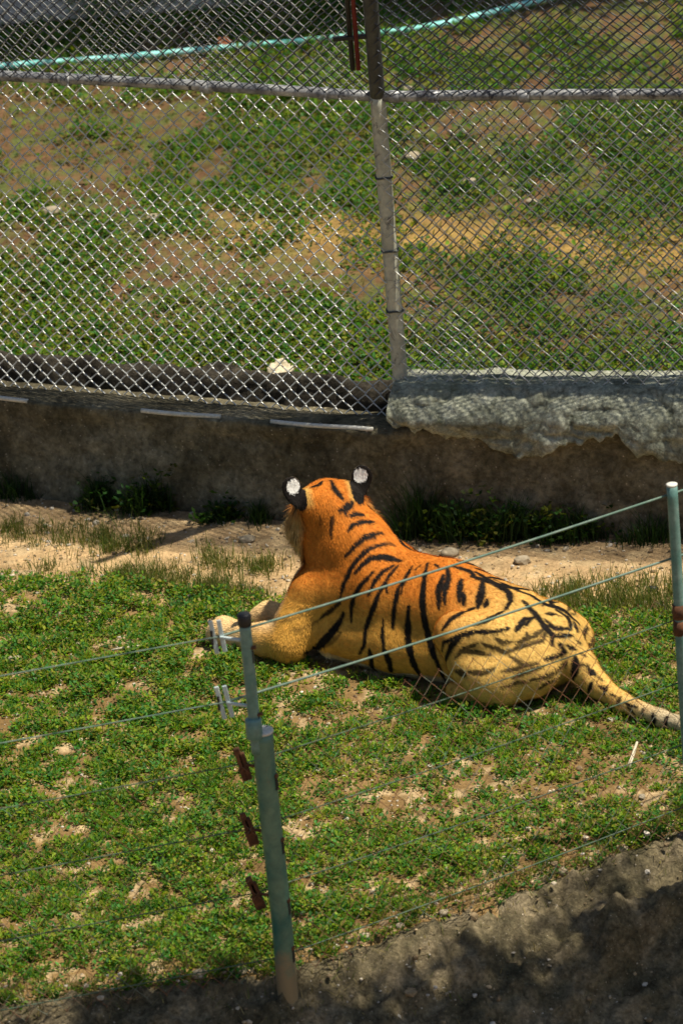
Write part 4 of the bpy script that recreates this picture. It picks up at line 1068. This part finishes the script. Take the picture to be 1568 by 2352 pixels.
def tiger_colour(V, N):
    x, y, z = V.T
    n1 = fbm(x * 9, y * 9, z * 9, seed=92); n2 = fbm(x * 40, y * 40, z * 40, seed=93, oct=2)
    deep = np.array([.60, .19, .022]); ochre = np.array([.62, .32, .055]); pale = np.array([.70, .46, .13]); cream = np.array([.72, .62, .44])
    def mix(a, b, t): return a * (1 - t)[:, None] + b * t[:, None]
    back = sstep(.26, .52, z + .05 * (n1 - .5)) * sstep(-.95, -.2, x)
    c = mix(np.tile(ochre, (len(V), 1)), np.tile(deep, (len(V), 1)), np.clip(back, 0, 1))
    # haunch and tail are paler
    hind = sstep(-.30, -.60, x + .1 * (n1 - .5))
    c = mix(c, np.tile(pale, (len(V), 1)), hind * (.80 - .4 * sstep(.40, .55, z)))
    c = mix(c, np.tile(np.array([.55, .45, .28]), (len(V), 1)), sstep(-1.2, -1.6, x))
    # forelegs paler towards the paws
    fore = sstep(.58, .92, x) * sstep(.30, .2, z)
    c = mix(c, np.tile(np.array([.74, .52, .25]), (len(V), 1)), fore * .9)
    # belly, chest underside
    trunk = (x < .50) & (x > -.42) & (np.abs(y) < .27)
    bel = sstep(.10, .035, z + .04 * (n1 - .5)) * trunk
    c = mix(c, np.tile(cream, (len(V), 1)), bel)
    q = V - HEAD
    a, b, d = q @ HX, q @ HY, q @ HZ
    inhead = (np.abs(a) < .34) & (np.abs(b) < .30) & (d > -.27) & (z > .45)
    # cheek ruff and brow
    ruff = inhead * sstep(.085, .125, np.abs(b)) * sstep(.05, -.02, d) * sstep(-.09, -.04, a)
    c = mix(c, np.tile(np.array([.60, .40, .14]), (len(V), 1)), ruff * .9)
    chin = inhead * sstep(.10, .2, a) * sstep(-.02, -.08, d)
    c = mix(c, np.tile(cream, (len(V), 1)), chin)
    front = sstep(.58, .68, x) * sstep(.15, .25, z) * (z < .55)
    c = mix(c, np.tile(cream, (len(V), 1)), front * .8)
    brow = inhead * sstep(.075, .11, np.abs(b)) * sstep(.03, .08, d)
    c = mix(c, np.tile(np.array([.66, .42, .11]), (len(V), 1)), brow * .8)
    c = c * (.86 + .28 * n1)[:, None] * (.85 + .3 * n2)[:, None]
    k = stroke_mask(V)
    # ears: black backs with one white spot
    for e, sgn in zip(EARS, (1, -1)):
        q = V - e
        ea, eb, ec = q @ HX, q @ HY, q @ HZ
        t = .25 * sgn
        b2 = eb * math.cos(t) - ec * math.sin(t); c2 = eb * math.sin(t) + ec * math.cos(t)
        lob = ((b2 / .064) ** 2 + (np.where(c2 > 0, c2 / .08, c2 / .125)) ** 2 < 1) & (ea > -.10) & (ea < .03) & (np.abs(eb) < .10)
        k = np.where(lob, 1.0, k)
        spot = lob & (((b2 + .010 * sgn) / .034) ** 2 + ((c2 - .006) / .037) ** 2 < 1) & (N @ HX < .1)
        c[spot] = np.array([.92, .90, .84]); k = np.where(spot, 0, k)
        inner = lob & (N @ HX > .35)
        c[inner] = np.array([.55, .45, .3]); k = np.where(inner, 0, k)
    black = np.array([.012, .009, .007])
    return mix(c, np.tile(black, (len(V), 1)), np.clip(k, 0, 1)), k

def build_tiger():
    f, lo, h = tiger_field(.0075)
    V, F = surface_nets(f, lo, h)
    V = lap_smooth(V, F, 3, .5)
    N = vert_normals(V, F)
    C, k = tiger_colour(V, N)
    body = link('body', mesh_np('body', V, F, M['fur'], True, C), tiger)
    # short coat: thin hairs laid along the flow of the body
    r = np.random.default_rng(5)
    fa = np.linalg.norm(np.cross(V[F[:, 2]] - V[F[:, 0]], V[F[:, 3]] - V[F[:, 1]]), axis=1)
    NH = 190000
    pick = r.choice(len(F), NH, p=fa / fa.sum())
    uv = r.uniform(0, 1, (NH, 2, 1))
    Q = V[F[pick]]
    P = (Q[:, 0] * (1 - uv[:, 0]) + Q[:, 1] * uv[:, 0]) * (1 - uv[:, 1]) + (Q[:, 3] * (1 - uv[:, 0]) + Q[:, 2] * uv[:, 0]) * uv[:, 1]
    n = N[F[pick, 0]]; col = C[F[pick, 0]]
    ok = P[:, 2] > .012
    P, n, col = P[ok], n[ok], col[ok]
    x, y, z = P.T
    flow = np.tile(np.array([-1.0, 0, -.30]), (len(P), 1))
    flow[:, 1] += .25 * np.sign(y) * 0
    neck = (z > .52) & (x > .12); flow[neck] = (-.45, 0, -.9)
    fore = (x > .60) & (z < .22); flow[fore] = (1, 0, -.2)
    arm = (x > .36) & (x <= .62) & (z < .34) & (np.abs(y) > .17); flow[arm] = (.15, 0, -1)
    flow = flow + r.normal(0, .22, flow.shape)
    t = flow - (flow * n).sum(1)[:, None] * n
    t /= np.linalg.norm(t, axis=1)[:, None] + 1e-9
    q = P - HEAD
    ruff = (np.abs(q @ HY) > .085) & (q @ HX > -.07) & (q @ HZ < .03) & (q @ HZ > -.26) & (z > .48) & (x > .3)
    bel = (z < .09) & (x < .42) & (x > -.4) & (np.abs(y) < .27)
    ear = np.minimum(np.linalg.norm(P - EARS[0], axis=1), np.linalg.norm(P - EARS[1], axis=1)) < .085
    ln = .017 * r.uniform(.6, 1.3, len(P)); ln[ruff] *= 3.4; ln[bel] *= 1.8; ln[ear] *= .6
    tilt = r.uniform(.16, .42, len(P)) + .15 * ruff
    d = t * np.cos(tilt)[:, None] + n * np.sin(tilt)[:, None]
    s = np.cross(n, t) * (.0016 * r.uniform(.7, 1.4, len(P)))[:, None]
    s[ruff] *= 1.5
    VV = np.stack([P - s - n * .002, P + s - n * .002, P + d * ln[:, None]], 1).reshape(-1, 3)
    FF = np.arange(len(VV)).reshape(-1, 3)
    cc = col * r.uniform(.78, 1.25, (len(P), 1))
    CC = np.repeat(cc, 3, 0); CC[2::3] *= 1.08
    link('fur', mesh_np('fur', VV, FF, M['fur'], False, CC), tiger)
build_tiger()

# ------------------------------------------------------------------ small things
def rock_mesh(name, size, seed, mat):
    import bmesh
    bm = bmesh.new(); bmesh.ops.create_icosphere(bm, subdivisions=2, radius=1)
    for v in bm.verts:
        p = np.array(v.co); k = .65 + .7 * float(fbm(p[0] * 1.4 + seed, p[1] * 1.4, p[2] * 1.4, seed=seed, oct=2))
        v.co = Vector((p[0] * size[0] * k, p[1] * size[1] * k, p[2] * size[2] * k))
    me = bpy.data.meshes.new(name); bm.to_mesh(me); bm.free(); me.materials.append(mat)
    for p in me.polygons: p.use_smooth = seed % 2 == 0
    return me

def stones():
    spots = [  # x, y, size, label
        (-1.73, 20.73, (.040, .026, .030), 'upright pale stone in the grass beyond the left cables'),
        (-1.62, 21.32, (.060, .045, .030), 'brown clod of earth on the grass left of the tiger'),
        (-.52, 22.02, (.045, .03, .022), 'grey stone on the dirt path beside the tiger\'s cheek'),
        (.55, 21.60, (.05, .035, .03), 'pale stone lying at the edge of the wall weeds'),
        (.92, 21.42, (.045, .032, .026), 'pale stone on the bare dirt beyond the tiger\'s back'),
        (1.56, 20.96, (.030, .022, .020), 'small black lump on the dirt near the right fence post'),
        (1.50, 20.80, (.022, .018, .018), 'small white pebble on the dirt near the right fence post'),
        (-.83, 21.36, (.020, .016, .022), 'small white pebble in the grass before the tiger\'s shoulder'),
    ]
    for k, (x, y, s, lb) in enumerate(spots):
        m = M['black'] if 'black' in lb else M['soil_clod'] if 'clod' in lb else M['stone']
        o = link('stone', rock_mesh('stone', s, k + 3, m), None, (x, y, float(ground_z(x, y)) + s[2] * .45))
        tag(o, lb, 'stone')
    # on the apron's lip
    for k, (x, y, s) in enumerate(((.86, 17.83, .022), (.98, 17.93, .020), (-.06, 17.36, .020), (.10, 17.40, .018), (-.80, 17.22, .03), (-.62, 17.24, .026), (.30, 17.45, .02), (1.15, 17.98, .025))):
        o = link('stone', rock_mesh('stone', (s * 1.2, s, s * .8), k + 20, M['stone']), None, (x, float(edge_y(x)) + .02 + .01 * (k % 3), float(ground_z(x, float(edge_y(x)) + .05)) + .012))
        tag(o, 'small pale stone on the grassy lip of the concrete apron', 'stone', 'stones along the concrete lip')
M['soil_clod'] = mat_paint('soil_clod', (.16, .10, .05), (.24, .15, .08), None, .6, 0, 1.0, 12, .1)
stones()

def gravel():
    r = np.random.default_rng(77)
    import bmesh
    bm = bmesh.new(); bmesh.ops.create_icosphere(bm, subdivisions=1, radius=1)
    B = np.array([v.co[:] for v in bm.verts]); BF = np.array([[v.index for v in f.verts] for f in bm.faces]); bm.free()
    N = 14000
    x = r.uniform(-2.3, 2.4, N); y = r.uniform(16.6, 23, N)
    d = wall_dist(x, y); e = y - edge_y(x)
    keep = (d > .02) & (e > -.9) & ((e > 0) | (r.uniform(0, 1, N) < .9)) & ((d < 1.1) | (r.uniform(0, 1, N) < .75))
    x, y = x[keep], y[keep]; N = len(x)
    s = r.lognormal(math.log(.0058), .5, N)
    ee = edge_y(x) - y
    z = ground_z(x, y) + np.where(ee > 0, .085 + .02 * ee, 0)
    a = r.uniform(0, 6.28, N)
    ca, sa = np.cos(a), np.sin(a)
    sc = s[:, None] * r.uniform(.6, 1.4, (N, 3)); sc[:, 2] *= .7
    Q = B[None] * sc[:, None] * r.uniform(.8, 1.2, (N, len(B), 1))
    V = np.stack([Q[..., 0] * ca[:, None] - Q[..., 1] * sa[:, None] + x[:, None], Q[..., 0] * sa[:, None] + Q[..., 1] * ca[:, None] + y[:, None], Q[..., 2] + (z + s * .25)[:, None]], -1).reshape(-1, 3)
    F = (BF[None] + (np.arange(N) * len(B))[:, None, None]).reshape(-1, 3)
    pal = np.array([[.44, .34, .21], [.32, .24, .14], [.55, .48, .36], [.24, .18, .11], [.60, .55, .46]])
    c = pal[r.integers(0, 5, N)] * r.uniform(.7, 1.1, (N, 1))
    o = link('gravel', mesh_np('gravel', V, F, M['soil'], False, np.repeat(c, len(B), 0)))
    tag(o, 'scattered small tan gravel on the soil of the pen', 'gravel', kind='stuff')
gravel()

def weeds():
    r = np.random.default_rng(33)
    spots = [ # x along wall, distance from wall, height, blades, spread, leafy, label
        (-1.30, .06, .20, 90, .09, 1, 'leafy weed with round leaves climbing the stained wall'),
        (-1.02, .05, .24, 120, .14, 1, 'largest leafy weed at the foot of the left wall'),
        (-.62, .07, .11, 90, .10, 1, 'low leafy weed at the wall between the big weed and the tiger\'s ear'),
        (-.42, .06, .15, 70, .06, 0, 'grass tuft at the wall foot beside the tiger\'s left ear'),
        (-1.78, .05, .18, 70, .12, 0, 'sparse grass tuft at the far left end of the wall foot'),
        (.42, .08, .34, 130, .14, 0, 'tall dark grass tuft at the wall just behind the tiger\'s neck'),
        (.64, .08, .24, 150, .16, 1, 'dense dark weed clump in the wall\'s shade behind the tiger\'s back'),
        (.92, .08, .24, 160, .18, 1, 'broad leafy weed clump in the middle of the shaded wall foot'),
        (1.22, .08, .20, 120, .16, 1, 'dark weed clump below the hollow in the plaster'),
        (1.62, .08, .17, 90, .16, 0, 'low dark grass tuft at the wall foot behind the right fence post'),
    ]
    for x0, dd, hgt, nb, sp, leafy, lb in spots:
        px, py = wall_frame(np.array([x0]), np.array([-dd]))
        px, py = float(px[0]), float(py[0])
        root = empty('weed', (px, py, 0), lb, 'weed', 'weeds along the wall foot')
        bx = r.normal(0, sp * .6, nb * 2); by = -np.abs(r.normal(0, .05, nb * 2))
        bz = np.zeros(nb * 2) + .0
        V, F, c = blades(bx, by, bz, np.full(nb * 2, hgt) * np.exp(-(bx / sp) ** 2 * .6), .007, int(r.integers(1e6)), np.array([[.022, .055, .010], [.035, .075, .014], [.018, .040, .010]]), .35)  # blade greens darkened to carry the shade at the wall foot
        T = np.vstack([F[F[:, 2] != F[:, 3]][:, [0, 1, 2]], F[F[:, 2] != F[:, 3]][:, [0, 2, 3]], F[F[:, 2] == F[:, 3]][:, :3]])
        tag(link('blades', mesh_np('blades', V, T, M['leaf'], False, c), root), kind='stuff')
        if leafy:
            m = nb // 2
            lx = r.normal(0, sp * .7, m); ly = -np.abs(r.normal(0, .05, m)); lz = np.abs(r.normal(0, hgt * .4, m))
            V, F, c = leaves(lx, ly, lz, 5, np.full(m, .03), np.full(m, .03), .036, .026, int(r.integers(1e6)), yellow=.0, upright=.3, tint=.36)  # low tint puts the same wall-foot shade into the leaf colour
            T = np.vstack([F[:, [0, 1, 2]], F[:, [0, 2, 3]]])
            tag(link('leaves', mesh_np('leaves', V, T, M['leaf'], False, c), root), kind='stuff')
weeds()

def oddments():
    gz = lambda x, y: float(ground_z(x, y))
    o = MB().tube(np.array([[0, 0, .012], [.02, .06, .02], [.045, .13, .04], [.06, .17, .055]]), [.010, .009, .008, .006], 8).build('stick', M['drystick'])
    o.location = (1.25, 18.97, gz(1.25, 18.97)); tag(o, 'short pale dry stick lying on the grass below the tiger\'s tail', 'stick')
    o = MB().tube(np.array([[-.09, 0, .018], [-.03, .01, .02], [.05, .005, .025], [.085, .02, .022]]), [.006, .007, .006, .004], 8).build('twig', M['drystick'])
    o.location = (-1.14, 20.74, gz(-1.14, 20.74)); tag(o, 'thin tan twig lying in the grass left of the tiger\'s paws', 'twig')
    # crumpled dry leaf just behind the far mesh, brown leaf caught by the hose
    def crumple(name, s, seed, mat, loc, lb, cat):
        n = 14; u = np.linspace(-1, 1, n)
        U, W = np.meshgrid(u, u)
        Rr = np.hypot(U, W * 1.2)
        Z = .5 * (fbm(U * 2.2 + seed, W * 2.2, seed=seed) - .5) * 2 + .25 * Rr
        V = np.c_[U.ravel() * s, W.ravel() * s * .7, Z.ravel() * s]
        i = (np.arange(n - 1)[:, None] * n + np.arange(n - 1)[None]).ravel()
        F = np.stack([i, i + 1, i + n + 1, i + n], -1)
        ctr = V[F].mean(1); F = F[np.hypot(ctr[:, 0], ctr[:, 1] * 1.3) < s * (.8 + .3 * fbm(ctr[:, 0] / s * 3, ctr[:, 1] / s * 3, seed=seed))]
        ob = link(name, mesh_np(name, V, F, mat, True), None, loc)
        md = ob.modifiers.new('thick', 'SOLIDIFY'); md.thickness = .004
        ob.rotation_euler = (.5, .1, .3)
        tag(ob, lb, cat)
    crumple('crumpled_paper', .075, 3, M['drystick'], (-.27, 22.95, gz(-.27, 22.95) + .09), 'crumpled pale paper scrap on the green cover behind the mesh', 'paper')
    crumple('dead_leaf', .05, 6, M['deadleaf'], (-.50, 28.28, gz(-.5, 28.28) + .12), 'curled reddish brown dead leaf lying against the teal hose', 'leaf')
    for k, (x, y, s) in enumerate(((.62, 26.2, .06), (.95, 25.7, .05), (-.98, 25.55, .045), (-1.6, 25.8, .06), (.66, 27.4, .05), (1.3, 25.3, .04))):
        ob = link('stone', rock_mesh('stone', (s, s * .7, s * .6), 40 + k, M['stone']), None, (x, y, gz(x, y) + s * .3))
        tag(ob, ('largest pale rock on the slope just right of the fence post', 'pale rock on the slope above the straw patch', 'small pale rock on the slope left of the fence post',
                 'pale rock on the slope far left of the fence post', 'pale rock on the slope close below the rail', 'smallest pale rock on the slope beside the straw patch')[k], 'stone', 'rocks on the slope behind the fence')
    # hose on the slope
    x = np.linspace(-6, 4, 80)
    y = 28.42 + .02 * np.sin(x * 2) + .35 * np.clip(x - .6, 0, 9) ** 1.5
    hz = np.array([gz(a, b) for a, b in zip(x, y)]) + .045
    o = MB().tube(np.c_[x, y, hz], .022, 10).build('garden_hose', M['hose'])
    tag(o, 'pale teal hose running across the slope behind the fence', 'hose')
    # path beyond
    x = np.linspace(-30, 2.0, 60); cols = []
    for k, w in enumerate((0, .4, 1.0, 1.6, 2.4)):
        y = 29.3 + .5 * np.clip(x - .2, 0, 9) + w
        cols.append(np.c_[x, y, [gz(a, b) + .03 for a, b in zip(x, y)]])
    cols = np.stack(cols, 1)
    nc, npf, _ = cols.shape
    i = (np.arange(nc - 1)[:, None] * npf + np.arange(npf - 1)[None]).ravel()
    F = np.stack([i, i + npf, i + npf + 1, i + 1], -1)
    tag(link('path', mesh_np('path', cols.reshape(-1, 3), F, M['path'], True)), kind='structure')
oddments()

# ------------------------------------------------------------------ shade trees outside the picture
def tree(x, y, h, crown_c, crown_r, n, seed, lb):
    r = np.random.default_rng(seed)
    z0 = float(ground_z(x, y))
    root = empty('shade_tree', (x, y, z0), lb, 'tree')
    c = np.array(crown_c) - np.array([x, y, z0])
    s = np.linspace(0, 1, 14)[:, None]
    trunk = np.array([0, 0, -.1]) * (1 - s) + c * s ** np.array([1.7, 1.7, .8])
    mb = MB().tube(trunk, np.linspace(.20, .05, 14), 10)
    for k in range(9):
        a = trunk[6 + k % 7]; b = c + r.normal(0, .45, 3) * np.array(crown_r)
        t = np.linspace(0, 1, 7)[:, None]
        mb.tube(a * (1 - t) + b * t + np.array([0, 0, .25]) * np.sin(t * 3.1), np.linspace(.06, .015, 7), 6)
    mb.build('trunk', M['bark'], root)
    K = 60
    cl = r.normal(0, .48, (K, 3)) * np.array(crown_r) + c
    xc = cl[r.integers(0, K, n)] + r.normal(0, .20, (n, 3)) * np.array(crown_r)
    V, F, col = leaves(xc[:, 0], xc[:, 1], xc[:, 2], 6, np.full(n, .14), np.full(n, .12), .13, .075, seed, yellow=.02, upright=-.2, tint=.8)
    T = np.vstack([F[:, [0, 1, 2]], F[:, [0, 2, 3]]])
    link('crown', mesh_np('crown', V, T, M['leaf'], False, col), root)
tree(7.6, 15.9, 8, (4.6, 16.3, 7.4), (1.7, .75, .6), 5200, 3, 'leafy tree right of the fences reaching over the concrete apron')
tree(6.0, 31.5, 8, (1.4, 29.05, 6.0), (3.2, .42, .6), 5000, 4, 'leafy tree on the slope beyond the hose')
